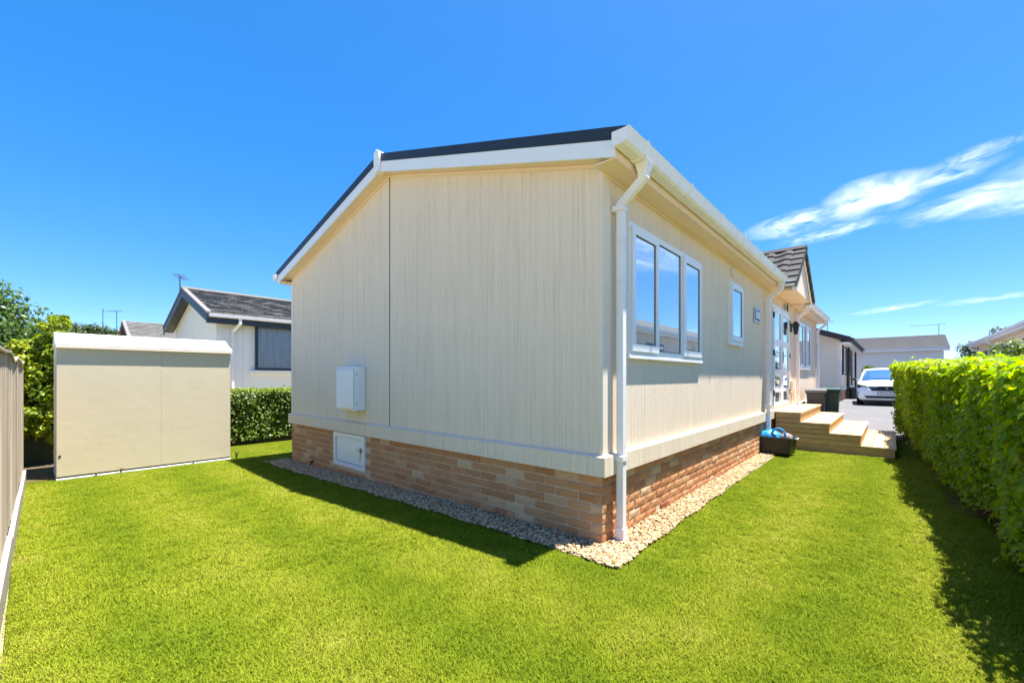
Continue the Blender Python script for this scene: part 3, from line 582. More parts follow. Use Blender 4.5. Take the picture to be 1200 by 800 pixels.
# french doors
DX0, DX1, DZ0, DZ1 = 6.13, 7.87, 0.70, 2.66
df = MB().box(DX0, DX0 + 0.06, -0.03, 0.05, DZ0, DZ1).box(DX1 - 0.06, DX1, -0.03, 0.05, DZ0, DZ1).box(DX0 + .06, DX1 - .06, -0.03, 0.05, DZ1 - 0.06, DZ1).box(DX0 + .06, DX1 - .06, -0.03, 0.05, DZ0, DZ0 + 0.05).build('door_frame', M['upvc'], home)
H_ = DZ1 - DZ0
for k, (a, b_) in enumerate(((DX0 + 0.065, 6.985), (7.015, DX1 - 0.065))):
    rows = [(0.07, 0.33), (0.39, 0.62), (0.68, 0.81), (0.84, 0.94)]
    d = MB(); st = 0.10; y0, y1 = -0.045, -0.002
    z_t = DZ1 - 0.065; z_b = DZ0 + 0.055
    d.box(a, a + st, y0, y1, z_b, z_t).box(b_ - st, b_, y0, y1, z_b, z_t)
    edges = [z_t] + [v for r_ in rows for v in (DZ1 - H_ * r_[0], DZ1 - H_ * r_[1])] + [z_b]
    for i in range(0, len(edges), 2): d.box(a + st, b_ - st, y0, y1, edges[i + 1], edges[i])
    dd = d.build('door_leaf', M['upvc'], home)
    for r_ in rows:
        box('pane', a + st, b_ - st, -0.026, -0.012, DZ1 - H_ * r_[1], DZ1 - H_ * r_[0], M['glass'], dd, bevel=0)
    if k == 1:
        MB().box(a + 0.03, a + 0.06, -0.062, -0.046, 1.58, 1.80).box(a + 0.035, a + 0.16, -0.085, -0.07, 1.71, 1.73).box(a + 0.035, a + 0.055, -0.07, -0.06, 1.71, 1.73).build('handle', M['steel'], dd)
        box('door_knocker', a + 0.28, a + 0.36, -0.075, -0.046, 2.28, 2.42, M['black'], dd)
    for z in (0.95, 1.7, 2.4): box('hinge', (a - 0.02) if k == 0 else b_ + 0.0, (a) if k == 0 else b_ + 0.02, -0.06, -0.031, z, z + 0.1, M['black'], dd)
box('door_surround', DX0 - 0.20, DX0 - 0.02, -0.02, -0.0015, 0.70, 2.66, M['trim'], home); box('door_surround', DX1 + 0.02, DX1 + 0.22, -0.02, -0.0015, 0.70, 2.66, M['trim'], home)
wl_ = box('wall_lantern', 8.02, 8.12, -0.05, -0.021, 2.28, 2.46, M['black'], home, bevel=0.005)
MB().add([(8.07 + a, -0.12 + b_, z) for z, r_ in ((2.22, 0.03), (2.40, 0.055), (2.43, 0.07), (2.50, 0.02)) for a, b_ in ((-r_, -r_), (r_, -r_), (r_, r_), (-r_, r_))], [(3, 2, 1, 0), (12, 13, 14, 15)] + [(i * 4 + j, i * 4 + (j + 1) % 4, i * 4 + 4 + (j + 1) % 4, i * 4 + 4 + j) for i in range(3) for j in range(4)]).build('lantern_head', M['black'], wl_)
for x, z, h in ((8.03, 1.0, 0.22), (8.28, 0.78, 0.3)): box('meter_cover', x, x + 0.13, -0.07, -0.021, z, z + h, M['trim'], home, bevel=0.004)
# porch canopy: gabled tiled roof, white barge, cream front panel
YF = -0.40; PE = 2.93; PA = 3.75
def zp(x): return PE + (PA - PE) * (1 - abs(x - PC) / (PX1 - PC))
pc = MB().prism([(PX0 + 0.04, PE - 0.05), (PX1 - 0.04, PE - 0.05), (PX1 - 0.04, zp(PX1 - 0.04) - 0.03), (PC, PA - 0.06), (PX0 + 0.04, zp(PX0 + 0.04) - 0.03)], 'y', YF + 0.03, YF + 0.06).build('porch_canopy', M['soffit'], home)
for sgn in (-1, 1):
    xe = PC + sgn * (PX1 - PC + 0.05); ze = zp(xe) 
    MB().prism([(xe, ze - 0.10), (PC, PA - 0.10), (PC, PA - 0.005), (xe, ze - 0.005)][::sgn], 'y', YF - 0.002, YF + 0.022).build('barge_board', M['upvc'], pc)
    MB().prism([(xe, ze), (PC, PA), (PC, PA + 0.03), (xe, ze + 0.03)][::sgn], 'y', YF + 0.0, 2.3).build('roof_deck', M['verge'], pc)
    # barge tiles and courses of interlocking tiles
    nt = 6; ln = math.hypot(PX1 - PC + 0.05, PA - ze)
    ux, uz = (PC - xe) / ln, (PA - ze) / ln; nx_, nz_ = -uz * (1 if ux > 0 else -1), abs(ux)
    for k in range(nt):
        s0, s1 = ln * k / nt - 0.02, ln * (k + 1) / nt + 0.02
        lift0, lift1 = 0.062, 0.034
        def pt(s_, h): return (xe + ux * s_ + nx_ * h, ze + uz * s_ + nz_ * h)
        # one barge tile at the verge, wrapping down the edge
        q = [pt(s0, lift0 - 0.10), pt(s1, lift1 - 0.10), pt(s1, lift1 + 0.01), pt(s0, lift0 + 0.01)]
        MB().prism(q[::sgn], 'y', YF - 0.045, YF + 0.13).build('barge_tile', M['tile'], pc, bevel=0.004)
        if sgn < 0:
            for c_ in range(6):
                y0 = YF + 0.134 + c_ * 0.30; m = MB(); rng_ = []
                prof_ = [(0, 0), (0.05, 0.028), (0.11, 0.034), (0.17, 0.018), (0.23, 0.004), (0.296, 0.0)]
                for s_, lf in ((s0, lift0), (s1, lift1)):
                    for dy, dh in prof_: rng_.append((y0 + dy, s_, lf + dh))
                vs = []
                for y_, s_, h in rng_: a_, z_ = pt(s_, h); vs.append((a_, y_, z_))
                for y_, s_, h in rng_: a_, z_ = pt(s_, h - 0.022); vs.append((a_, y_, z_))
                n_ = 6; fs = [(i, i + 1, n_ + i + 1, n_ + i) for i in range(n_ - 1)] + [(2 * n_ + i + 1, 2 * n_ + i, 3 * n_ + i, 3 * n_ + i + 1) for i in range(n_ - 1)] + [(i + 1, i, 2 * n_ + i, 2 * n_ + i + 1) for i in range(n_ - 1)]
                fs += [(0, n_, 3 * n_, 2 * n_), (n_ + n_ - 1, n_ - 1, 3 * n_ - 1, 4 * n_ - 1)]
                m.add(vs, fs); m.build('roof_tile', M['tile'], pc, smooth=False)
        else:
            MB().prism([pt(s0, lift0 - 0.03), pt(s1, lift1 - 0.03), pt(s1, lift1), pt(s0, lift0)], 'y', YF + 0.134, 2.2).build('tile_course', M['tile'], pc)
MB().prism([(PC - 0.11, PA + 0.02), (PC - 0.05, PA + 0.085), (PC, PA + 0.10), (PC + 0.05, PA + 0.085), (PC + 0.11, PA + 0.02)], 'y', YF - 0.05, 2.3).build('ridge_tile', M['tile'], pc, bevel=0.004)
for a, b_ in ((PX0 - 0.09, PX0 + 0.0), (PX1 + 0.0, PX1 + 0.09)):
    MB().prism([(a, PE - 0.06), (b_, PE - 0.06), (b_, PE + 0.035), (a, PE + 0.035)], 'y', YF - 0.03, -0.19).build('side_gutter', M['upvcw'], pc, bevel=0.006)
MB().box(PX0 + 0.045, PX1 - 0.045, YF + 0.062, -0.003, PE - 0.05, PE - 0.035).build('canopy_soffit', M['soffit'], pc)
box('canopy_fascia', PX0 + 0.003, PX0 + 0.035, YF + 0.024, -0.19, PE - 0.12, PE - 0.062, M['soffit'], pc)
# wall above the doors carries a curved trim and a small hanging ornament
MB().tube([(7.98 - 0.25 * math.cos(t_) + 0.05, -0.012, 2.70 + 0.30 * math.sin(t_)) for t_ in np.linspace(0, 1.5, 8)], 0.012, 6).build('curved_cable', M['black'], home)
orn = MB()
for k in range(3): orn.box(7.40 + k * 0.07, 7.44 + k * 0.07, -0.03, -0.012, 2.70 + 0.02 * (k % 2), 2.80 + 0.02 * (k % 2))
orn.build('door_ornament', M['steel'], home)
# white meter box and access hatch on the gable
mb = box('meter_box', -0.145, -0.002, 3.475, 3.965, 0.865, 1.435, M['upvc'], home, bevel=0.010)
box('door', -0.168, -0.147, 3.50, 3.945, 0.89, 1.40, M['upvc'], mb, bevel=0.008)
box('weather_lip', -0.16, -0.147, 3.48, 3.96, 1.405, 1.425, M['upvc'], mb, bevel=0.004)
MB().box(-0.12, -0.06, 3.52, 3.62, 0.845, 0.864).box(-0.11, -0.04, 3.70, 3.88, 0.850, 0.864).build('base_vent', M['soffit'], mb)
MB().box(-0.135, -0.125, 3.469, 3.4745, 0.95, 0.98).box(-0.135, -0.125, 3.469, 3.4745, 1.32, 1.35).build('hinge', M['steel'], mb)
y0, y1, z0, z1 = 3.475, 4.325, 0.065, 0.525
hf = MB().box(-0.022, 0.03, y0, y1, z0, z0 + 0.055).box(-0.022, 0.03, y0, y1, z1 - 0.055, z1).box(-0.022, 0.03, y0, y0 + 0.055, z0 + 0.055, z1 - 0.055).box(-0.022, 0.03, y1 - 0.055, y1, z0 + 0.055, z1 - 0.055).build('access_hatch', M['upvc'], home)
box('hatch_panel', -0.004, 0.01, y0 + 0.062, y1 - 0.062, z0 + 0.062, z1 - 0.062, M['upvc'], hf); box('hatch_seal', 0.004, 0.012, y0 + 0.0555, y1 - 0.0555, z0 + 0.0555, z1 - 0.0555, M['gasket'], hf, bevel=0)
MB().box(-0.034, -0.0085, y0 + 0.085, y0 + 0.125, 0.30, 0.36).box(-0.045, -0.034, y0 + 0.09, y0 + 0.16, 0.325, 0.34).build('latch', M['steel'], hf)
MB().tube([(-0.02, y0 + 0.11, 0.30), (-0.016, y0 + 0.12, 0.24), (-0.016, y0 + 0.125, 0.19)], 0.004, 5).build('chain', M['steel'], hf)
MB().tube([(0.02, 5.03, 0.0), (-0.03, 5.03, 0.0), (-0.05, 5.03, -0.05)], 0.018, 8).build('drain_stub', M['black'], home)
# ------------------------------------------------------------------ steps
X0, X1 = 6.25, 9.2
st = thing('timber_steps', (7.7, -0.9, 0), 'pale new timber steps of four treads leading down from the glazed doors', 'steps')
steps = [(-0.44, 0.02, 0.67), (-0.86, -0.44, 0.50), (-1.28, -0.86, 0.335), (-1.71, -1.28, 0.16)]
for k, (ya, yb, zt) in enumerate(steps):
    nb = 3; w_ = (yb - ya + 0.02) / nb
    for j in range(nb):
        a = ya - 0.02 + j * w_
        box('tread_board', X0 - 0.018, X1, a + 0.003, a + w_ - 0.003, zt - 0.030, zt, M['decktread'], st, bevel=0.004)
    # riser
    zlow = steps[k + 1][2] if k < 3 else -0.03
    box('riser_board', X0 + 0.025, X1, ya, ya + 0.022, zlow + 0.002, zt - 0.032, M['deckside'], st, bevel=0.003)
# side boards, each its own plank from the house to the step it ends at
zs_ = [(-0.03, 0.126, -1.708), (0.131, 0.2145, -1.278), (0.2205, 0.300, -1.278), (0.306, 0.3835, -0.858), (0.3895, 0.465, -0.858), (0.471, 0.551, -0.438), (0.557, 0.637, -0.438)]
for (a, b_, ye) in zs_:
    box('side_board', X0, X0 + 0.022, ye, -0.06, a, b_, M['deckside'], st, bevel=0.003)
    box('side_board', X1 - 0.022, X1 - 0.001, ye, -0.06, a, b_, M['deckside'], st, bevel=0.003)
# ------------------------------------------------------------------ crate with bag
def taper_box(x, y, z0, z1, lx0, ly0, lx1, ly1, wall=0.012, lip=0.02):
    o0 = [(x + a * lx0 / 2, y + b_ * ly0 / 2, z0) for a, b_ in ((-1, -1), (1, -1), (1, 1), (-1, 1))]
    def ring(k, z, e): return [(x + a * (lx1 / 2 * k + lx0 / 2 * (1 - k) + e), y + b_ * (ly1 / 2 * k + ly0 / 2 * (1 - k) + e), z) for a, b_ in ((-1, -1), (1, -1), (1, 1), (-1, 1))]
    h = z1 - z0; rings = [o0, ring((h - 0.03) / h, z1 - 0.03, 0), ring((h - 0.03) / h, z1 - 0.03, lip), ring(1, z1, lip), ring(1, z1, -wall), ring(0, z0 + 0.015, -wall)]
    m = MB(); vs = [p for r_ in rings for p in r_]; fs = [(3, 2, 1, 0), (20, 21, 22, 23)] + [(i * 4 + j, i * 4 + (j + 1) % 4, i * 4 + 4 + (j + 1) % 4, i * 4 + 4 + j) for i in range(5) for j in range(4)]
    return m.add(vs, fs)
cx, cy = 5.44, -0.21; CRZ = R(-4)
cr = thing('recycling_crate', (cx, cy, 0.03), 'black open recycling crate on the gravel beside the wooden steps', 'crate', rz=CRZ)
taper_box(0, 0, 0, 0.28, 0.34, 0.46, 0.40, 0.52).build('crate_body', M['black'], cr, local=True, bevel=0.006)
MB().tube([(0.06, -0.285, 0.265), (0.06, -0.31, 0.262), (-0.06, -0.31, 0.262), (-0.06, -0.285, 0.265)], 0.008, 6).build('handle', M['upvc'], cr, local=True)
def crumple(name, c, r, mat, label, cat, seed, drape=1.0):
    import bmesh
    bm = bmesh.new(); bmesh.ops.create_icosphere(bm, subdivisions=4, radius=1); r_ = np.random.default_rng(seed); ks = r_.normal(0, 1, (14, 3)) * np.array([3.5] * 3); ph = r_.uniform(0, 6.28, 14)
    for v in bm.verts:
        p = np.array(v.co); w = sum(abs(math.sin(k @ p + h)) / (1.2 + 0.28 * i) for i, (k, h) in enumerate(zip(ks, ph))) / 6
        q = p * (0.72 + 0.42 * w); v.co = Vector((q[0] * r[0], q[1] * r[1], max(q[2], -0.55) * r[2]))
    m = MB(); m.v = [(v.co.x + c[0], v.co.y + c[1], v.co.z + c[2]) for v in bm.verts]; m.f = [tuple(v.index for v in f.verts) for f in bm.faces]; bm.free()
    o = m.build(name, mat, smooth=True); tag(o, label, cat); return o
crumple('plastic_bag', (cx - 0.02, cy + 0.08, 0.285), (0.15, 0.17, 0.13), M['blue'], 'crumpled bright blue bag lying in the black crate', 'bag', 5)
crumple('cloth', (cx + 0.0, cy - 0.145, 0.29), (0.12, 0.10, 0.085), M['greyrag'], 'crumpled grey cloth beside the blue bag in the crate', 'cloth', 8)
hp = MB(); hp.tube([(cx - 0.12 + 0.0, cy - 0.05 - 0.10 * math.cos(t_), 0.32 + 0.13 * math.sin(t_)) for t_ in np.linspace(0, math.pi, 12)], 0.017, 6)
hp.build('bag_strap', M['blue'], bpy.data.objects['plastic_bag'], local=True)
# ------------------------------------------------------------------ wheelie bins
def wheelie(x, y, z, rz, mat, lidmat, label, w=0.58, d=0.70, h=1.0):
    b = thing('wheelie_bin', (x, y, z), label, 'bin', 'wheelie bins behind the steps', rz)
    taper_box(0, 0, 0.04, h - 0.08, d * 0.74, w * 0.82, d * 0.95, w, lip=0.022).build('bin_body', mat, b, local=True, bevel=0.012)
    MB().prism([(-d / 2 - 0.02, h - 0.078), (d / 2 + 0.02, h - 0.078), (d / 2 + 0.02, h - 0.03), (d / 2 - 0.06, h + 0.01), (-d / 2 + 0.08, h + 0.02), (-d / 2 - 0.02, h - 0.02)], 'y', -w / 2 - 0.03, w / 2 + 0.03).build('lid', lidmat, b, local=True, bevel=0.012)
    MB().tube([(d / 2 + 0.05, -w / 2 + 0.05, h - 0.06), (d / 2 + 0.05, w / 2 - 0.05, h - 0.06)], 0.018, 8).build('handle', mat, b, local=True)
    for s in (-1, 1):
        MB().tube([(d * 0.32, s * (w * 0.36), 0.09), (d * 0.32, s * (w * 0.36 + 0.05), 0.09)], 0.10, 16).build('wheel', M['rubber'], b, local=True)
    return b
wheelie(9.75, -0.30, gz(9.7, 0), R(4), M['binbody'], pm('pale_grey_bin_lid', (0.13, 0.135, 0.15), 0.45), 'dark grey wheelie bin with a paler lid behind the steps', w=0.36)
wheelie(10.3, -0.56, gz(10.3, 0), R(2), M['bingreen'], M['bingreen'], 'dark green wheelie bin just right of the grey bin', w=0.30, d=0.5, h=1.0)
# ------------------------------------------------------------------ shed
sh = thing('garden_shed', (-1.64, 7.2, -0.09), 'low buff garden shed with a white sloping roof on the far lawn', 'shed')
sx0, sx1, sy0, sy1 = -2.665, -0.62, 6.83, 7.75; sm_ = -1.55
zsh0 = -0.06
box('wall_panel', sx0, sm_ - 0.0006, sy0, sy0 + 0.04, zsh0, 1.74, M['shed'], sh, bevel=0.002); box('wall_panel', sm_ + 0.0006, sx1, sy0 + 0.0015, sy0 + 0.04, zsh0, 1.74, M['shed'], sh, bevel=0.002)
box('wall_panel', sx0, sx0 + 0.04, sy0 + 0.042, sy1, zsh0, 1.74, M['shed'], sh, bevel=0.002); box('wall_panel', sx1 - 0.04, sx1, sy0 + 0.042, sy1, zsh0, 1.74, M['shed'], sh, bevel=0.002); box('wall_panel', sx0 + .041, sx1 - .041, sy1 - 0.04, sy1, zsh0, 1.74, M['shed'], sh, bevel=0.002)
box('base_strip', sx0 - 0.005, sx1 + 0.005, sy0 - 0.012, sy1, -0.13, -0.085, M['upvc'], sh, bevel=0.003)
box('base_gap', sx0 + 0.01, sx1 - 0.01, sy0 + 0.012, sy1 - 0.02, -0.0845, zsh0 - 0.001, M['black'], sh, bevel=0)
for a, b_ in ((sx0 - 0.012, sm_ - 0.001), (sm_ + 0.001, sx1 + 0.02)):
    MB().prism([(sy0 - 0.04, 1.725), (sy0 - 0.04, 1.755), (sy0 + 0.36, 1.915), (sy1 - 0.36, 1.915), (sy1 + 0.04, 1.755), (sy1 + 0.04, 1.725), (sy0 + 0.46, 1.742)], 'x', a, b_).build('roof_panel', M['shedroof'], sh, bevel=0.002, seg=1)
MB().prism([(sy0 - 0.044, 1.70), (sy0 - 0.044, 1.724), (sy0 - 0.001, 1.724), (sy0 - 0.001, 1.70)], 'x', sx0 - 0.01, sx1 + 0.018).build('eave_lip', M['trim'], sh)
MB().prism([(sy0 + 0.235, 1.8665), (sy0 + 0.25, 1.884), (sy0 + 0.372, 1.934), (sy0 + 0.40, 1.935), (sy0 + 0.40, 1.9165), (sy0 + 0.362, 1.9175)], 'x', sx0 - 0.014, sx1 + 0.022).build('ridge_strip', M['shedroof'], sh)
MB().box(sm_ - 0.05, sm_ + 0.0, sy0 - 0.04, sy0 - 0.0455 + 0.03, 1.685, 1.70).build('clip', M['trim'], sh)
MB().tube([(sx0 + 0.03, sy0 - 0.006, 0.22), (sx0 + 0.03, sy0 + 0.01, 0.22)], 0.014, 8).build('vent_hole', M['gasket'], sh)
def weed(x, y, h, label):
    w = MB(); g0 = gz(x, y)
    for k in range(9):
        a = random.uniform(0, 6.28); l_ = h * random.uniform(0.6, 1.1); ex, ey = math.cos(a) * l_ * 0.8, math.sin(a) * l_ * 0.35 - 0.02
        p = (-math.sin(a) * 0.004, math.cos(a) * 0.004)
        w.add([(x - p[0], y - p[1], g0), (x + p[0], y + p[1], g0), (x + ex * .5 + p[0] * 2, y + ey * .5 + p[1] * 2, g0 + l_ * .7), (x + ex * .5 - p[0] * 2, y + ey * .5 - p[1] * 2, g0 + l_ * .7), (x + ex, y + ey, g0 + l_ * 0.75)], [(0, 1, 2, 3), (3, 2, 4)])
    tag(w.build('weed', M['weed']), label, 'weed', 'weeds along the foot of the shed')
M['weed'] = pm('dry_weed', (0.20, 0.17, 0.05), 0.8, (30, 0.8), None, col2=(0.12, 0.13, 0.03))
weed(-2.28, 6.79, 0.07, 'tiny weed at the foot of the shed, left of the others'); weed(-2.02, 6.79, 0.10, 'spreading dry weed against the lower shed wall')
weed(-1.15, 6.80, 0.06, 'tiny weed at the shed foot right of the seam'); weed(-0.55, 6.78, 0.16, 'largest brown weed at the right bottom corner of the shed')
# ------------------------------------------------------------------ fence on the left
fa, fb = np.array([-3.052, 1.35]), np.array([-2.962, 7.03]); fl = np.linalg.norm(fb - fa); fd = (fb - fa) / fl; fn = np.array([fd[1], -fd[0]])
fe = thing('board_fence', (fa[0], fa[1], 0), 'weathered grey timber board fence along the left edge of the lawn', 'fence')
def fbox(u0, u1, d0, d1, z0, z1, top=None):
    q = [fa + fd * u + fn * d for u, d in ((u0, d0), (u1, d0), (u1, d1), (u0, d1))]; t0, t1 = top or (z1, z1)
    return MB().add([(*p, z0) for p in q] + [(*q[0], t0), (*q[1], t1), (*q[2], t1), (*q[3], t0)], [(0, 3, 2, 1), (4, 5, 6, 7), (0, 1, 5, 4), (1, 2, 6, 5), (2, 3, 7, 6), (3, 0, 4, 7)])
ftop = lambda u: 1.415 + 0.075 * abs(math.cos(math.pi * (u - fl) / 1.85)) ** 0.8
nb = 44; bw = fl / nb
for i in range(nb):
    u0 = i * bw; off = 0.0 if i % 2 else 0.022; dj = random.uniform(-0.004, 0.004)
    fbox(u0 - 0.012, u0 + bw + 0.012 if i < nb - 1 else fl, -0.045 + off + dj, -0.027 + off + dj, gz(-3, 1.35 + u0) + 0.14 + random.uniform(-.01, .015), 0, (ftop(u0), ftop(u0 + bw))).build('board', M['fence'], fe, bevel=0.002)
for i, u in enumerate((0.05, 1.9, 3.75, fl - 0.05)):
    fbox(u - 0.045, u + 0.045, -0.14, -0.049, -0.15, 1.50).build('post', M['fence'], fe, bevel=0.004)
fbox(fl + 0.002, fl + 0.075, -0.09, 0.0, -0.2, 1.42).build('post', M['fence'], fe, bevel=0.004)
for a in range(3):
    u0, u1 = 0.0 + a * fl / 3, (a + 1) * fl / 3
    fbox(u0 + 0.004, u1 - 0.004, -0.005, 0.025, -0.13, 0.13 - 0.05 * (u0 / fl) - 0.02 * a).build('gravel_board', M['concrete'], fe, bevel=0.004)
for i in range(8):
    u0, u1 = i * fl / 8, (i + 1) * fl / 8
    fbox(u0, u1 - 0.003, -0.065, 0.012, 0, 0, None).v
    q = [fa + fd * u + fn * d for u, d in ((u0, -0.06), (u1, -0.06), (u1, 0.012), (u0, 0.012))]
    MB().add([(*q[0], ftop(u0) + 0.002), (*q[1], ftop(u1) + 0.002), (*q[2], ftop(u1) + 0.002), (*q[3], ftop(u0) + 0.002), (*q[0], ftop(u0) + 0.022), (*q[1], ftop(u1) + 0.022), (*q[2], ftop(u1) + 0.022), (*q[3], ftop(u0) + 0.022)], [(0, 3, 2, 1), (4, 5, 6, 7), (0, 1, 5, 4), (1, 2, 6, 5), (2, 3, 7, 6), (3, 0, 4, 7)]).build('capping', M['fence'], fe)

# ------------------------------------------------------------------ foliage
LEAF8 = (np.array([(0, 0, 0), (-.30, .28, .05), (-.34, .60, .04), (0, 1.0, -.14), (.34, .60, .04), (.30, .28, .05), (0, .28, 0), (0, .62, -.02)]), [(0, 6, 1), (0, 5, 6), (1, 6, 7, 2), (6, 5, 4, 7), (2, 7, 3), (7, 4, 3)])
LEAF4 = (np.array([(0, 0, 0), (-.32, .45, .05), (0, 1.0, -.1), (.32, .45, .05)]), [(0, 3, 2, 1)])
def frames(nrm, droop, spin=None):
    n = len(nrm); nn = nrm / np.linalg.norm(nrm, axis=1, keepdims=True); r_ = rng.normal(0, 1, (n, 3)); r_[:, 2] += droop
    d = r_ - nn * np.sum(r_ * nn, 1, keepdims=True); d /= np.linalg.norm(d, axis=1, keepdims=True); x = np.cross(d, nn); return np.stack([x, d, nn], 2)
def leaf_object(name, pos, nrm, size, tone, mat, parent, tmpl=LEAF4, droop=0.0, kind='stuff', Fr=None):
    v, f = tmpl; n = len(pos); Fr = frames(nrm, droop) if Fr is None else Fr
    co = np.einsum('nij,kj->nki', Fr, v) * size[:, None, None] + pos[:, None, :]
    k = len(v); me = bpy.data.meshes.new(name); me.vertices.add(n * k); me.vertices.foreach_set('co', co.astype(np.float32).ravel())
    lens = np.array([len(q) for q in f]); li = np.concatenate([np.array(q) for q in f]); tot_ = len(li)
    me.loops.add(n * tot_); me.loops.foreach_set('vertex_index', (li[None, :] + (np.arange(n) * k)[:, None]).astype(np.int32).ravel())
    me.polygons.add(n * len(f)); starts = np.concatenate([[0], np.cumsum(lens)[:-1]])
    me.polygons.foreach_set('loop_start', (starts[None, :] + (np.arange(n) * tot_)[:, None]).astype(np.int32).ravel())
    me.polygons.foreach_set('use_smooth', np.ones(n * len(f), bool))
    me.update(calc_edges=True); me.materials.append(mat)
    a = me.attributes.new('tone', 'FLOAT', 'POINT'); a.data.foreach_set('value', np.repeat(np.clip(tone, 0, 1), k).astype(np.float32))
    o = bpy.data.objects.new(name, me); link(o, parent)
    if kind: o['kind'] = kind
    return o
def rel(root, p): return p - np.array(root.location)
def lump(x, z, s=0): return 0.05 * np.sin(x * 2.1 + s) + 0.035 * np.sin(x * 4.7 + z * 3 + s * 2) + 0.03 * np.sin(z * 5.1 + x * 1.3 + s) + 0.02 * np.sin(x * 9.3 - z * 7.7)

# big right-hand hedge
hg = thing('garden_hedge', (4, -2.7, 0), 'tall leafy yellow-green hedge along the right side of the lawn', 'hedge')
HX0, HX1, HT, HD = -1.6, 9.9, 1.56, 1.15
def htop(x): return 1.375 + 0.022 * (x - 1) + 0.014 * np.sin(x * 3.1) + 0.012 * np.sin(x * 7.7)
def hfront(x, z): 
    t = z / 1.5; return -2.30 + 0.056 * (x - 1.0) + lump(x, z) * 0.8 + 0.08 * np.clip(t, 0, 1) ** 1.5 - 0.06 * np.clip((0.4 - z) / 0.4, 0, 1)
n1 = 50000; x = rng.uniform(HX0, HX1, n1); z = 0.07 + (1.55 - 0.07) * rng.random(n1) ** 0.9; dep = np.abs(rng.normal(0, 0.10, n1)) - 0.02
keep = z < htop(x) - 0.02; x, z, dep = x[keep], z[keep], dep[keep]; keep = (z > 0.28) | (rng.random(len(x)) < 0.25 + z * 2.2); x, z, dep = x[keep], z[keep], dep[keep]; dep[rng.random(len(x)) < .04] -= 0.06
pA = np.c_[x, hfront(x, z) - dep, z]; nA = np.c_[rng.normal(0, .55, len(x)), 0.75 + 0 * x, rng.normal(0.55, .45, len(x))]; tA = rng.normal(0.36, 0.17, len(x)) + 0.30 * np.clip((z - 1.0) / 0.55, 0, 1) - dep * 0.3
n2 = 27000; x = rng.uniform(HX0, HX1, n2); yy = rng.random(n2) * HD; z = htop(x) + rng.normal(0, 0.028, n2) - 0.03 + 0.02 * np.sin(yy * 9 + x * 5)
z += np.where(rng.random(n2) < 0.05, rng.uniform(0, 0.09, n2), 0)
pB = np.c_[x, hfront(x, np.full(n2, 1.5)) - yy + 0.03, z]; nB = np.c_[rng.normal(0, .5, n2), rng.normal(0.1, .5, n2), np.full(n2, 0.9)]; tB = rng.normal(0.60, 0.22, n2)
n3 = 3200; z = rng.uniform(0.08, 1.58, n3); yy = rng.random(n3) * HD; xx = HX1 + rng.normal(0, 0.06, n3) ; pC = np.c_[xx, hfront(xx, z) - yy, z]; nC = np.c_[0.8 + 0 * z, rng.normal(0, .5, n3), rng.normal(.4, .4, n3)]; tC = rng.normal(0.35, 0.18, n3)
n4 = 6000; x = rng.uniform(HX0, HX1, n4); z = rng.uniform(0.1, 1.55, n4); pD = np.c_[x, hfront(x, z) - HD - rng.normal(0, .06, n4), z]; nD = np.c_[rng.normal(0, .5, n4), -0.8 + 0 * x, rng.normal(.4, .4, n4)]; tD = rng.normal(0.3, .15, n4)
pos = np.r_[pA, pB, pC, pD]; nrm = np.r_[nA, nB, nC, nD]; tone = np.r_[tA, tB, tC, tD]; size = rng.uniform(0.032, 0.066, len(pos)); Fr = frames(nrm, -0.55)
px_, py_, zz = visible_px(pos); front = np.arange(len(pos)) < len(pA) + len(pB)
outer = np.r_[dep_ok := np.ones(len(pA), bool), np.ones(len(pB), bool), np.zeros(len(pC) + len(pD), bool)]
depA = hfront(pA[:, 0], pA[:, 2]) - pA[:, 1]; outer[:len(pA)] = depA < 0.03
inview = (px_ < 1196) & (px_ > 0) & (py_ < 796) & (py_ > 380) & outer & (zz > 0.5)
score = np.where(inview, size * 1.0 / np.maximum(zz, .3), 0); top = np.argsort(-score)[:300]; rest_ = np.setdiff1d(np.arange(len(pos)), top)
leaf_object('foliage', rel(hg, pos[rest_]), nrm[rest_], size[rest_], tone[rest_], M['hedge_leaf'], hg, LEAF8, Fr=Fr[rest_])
lm = bpy.data.meshes.new('leaf'); lm.from_pydata([tuple(p) for p in LEAF8[0]], [], LEAF8[1]); lm.materials.append(M['hedge_leaf_one'])
for p in lm.polygons: p.use_smooth = True
for i in top:
    o = bpy.data.objects.new('leaf', lm); link(o, hg); mm = Matrix([list(r_) + [0] for r_ in (Fr[i] * size[i])] + [[0, 0, 0, 1]]); mm.translation = Vector(rel(hg, pos[i])); o.matrix_local = mm
core = MB(); xs = np.linspace(HX0 + 0.05, HX1 - 0.12, 40)
rr_ = [[(xx, hfront(xx, 0.3) - 0.20, 0.02), (xx, hfront(xx, 0.8) - 0.17, 0.8), (xx, hfront(xx, 1.4) - 0.15, htop(xx) - 0.10), (xx, hfront(xx, 1.4) - HD + 0.1, htop(xx) - 0.10), (xx, hfront(xx, 0.8) - HD + 0.12, 0.5), (xx, hfront(xx, 0.3) - HD + 0.25, 0.02)] for xx in xs]
vs = [p for r_ in rr_ for p in r_]; fs = [tuple(range(6))[::-1], tuple(range(39 * 6, 40 * 6))] + [(i * 6 + j, i * 6 + (j + 1) % 6, i * 6 + 6 + (j + 1) % 6, i * 6 + 6 + j) for i in range(39) for j in range(6)]
core.add(vs, fs).build('twig_mass', M['twig'], hg, kind='stuff')
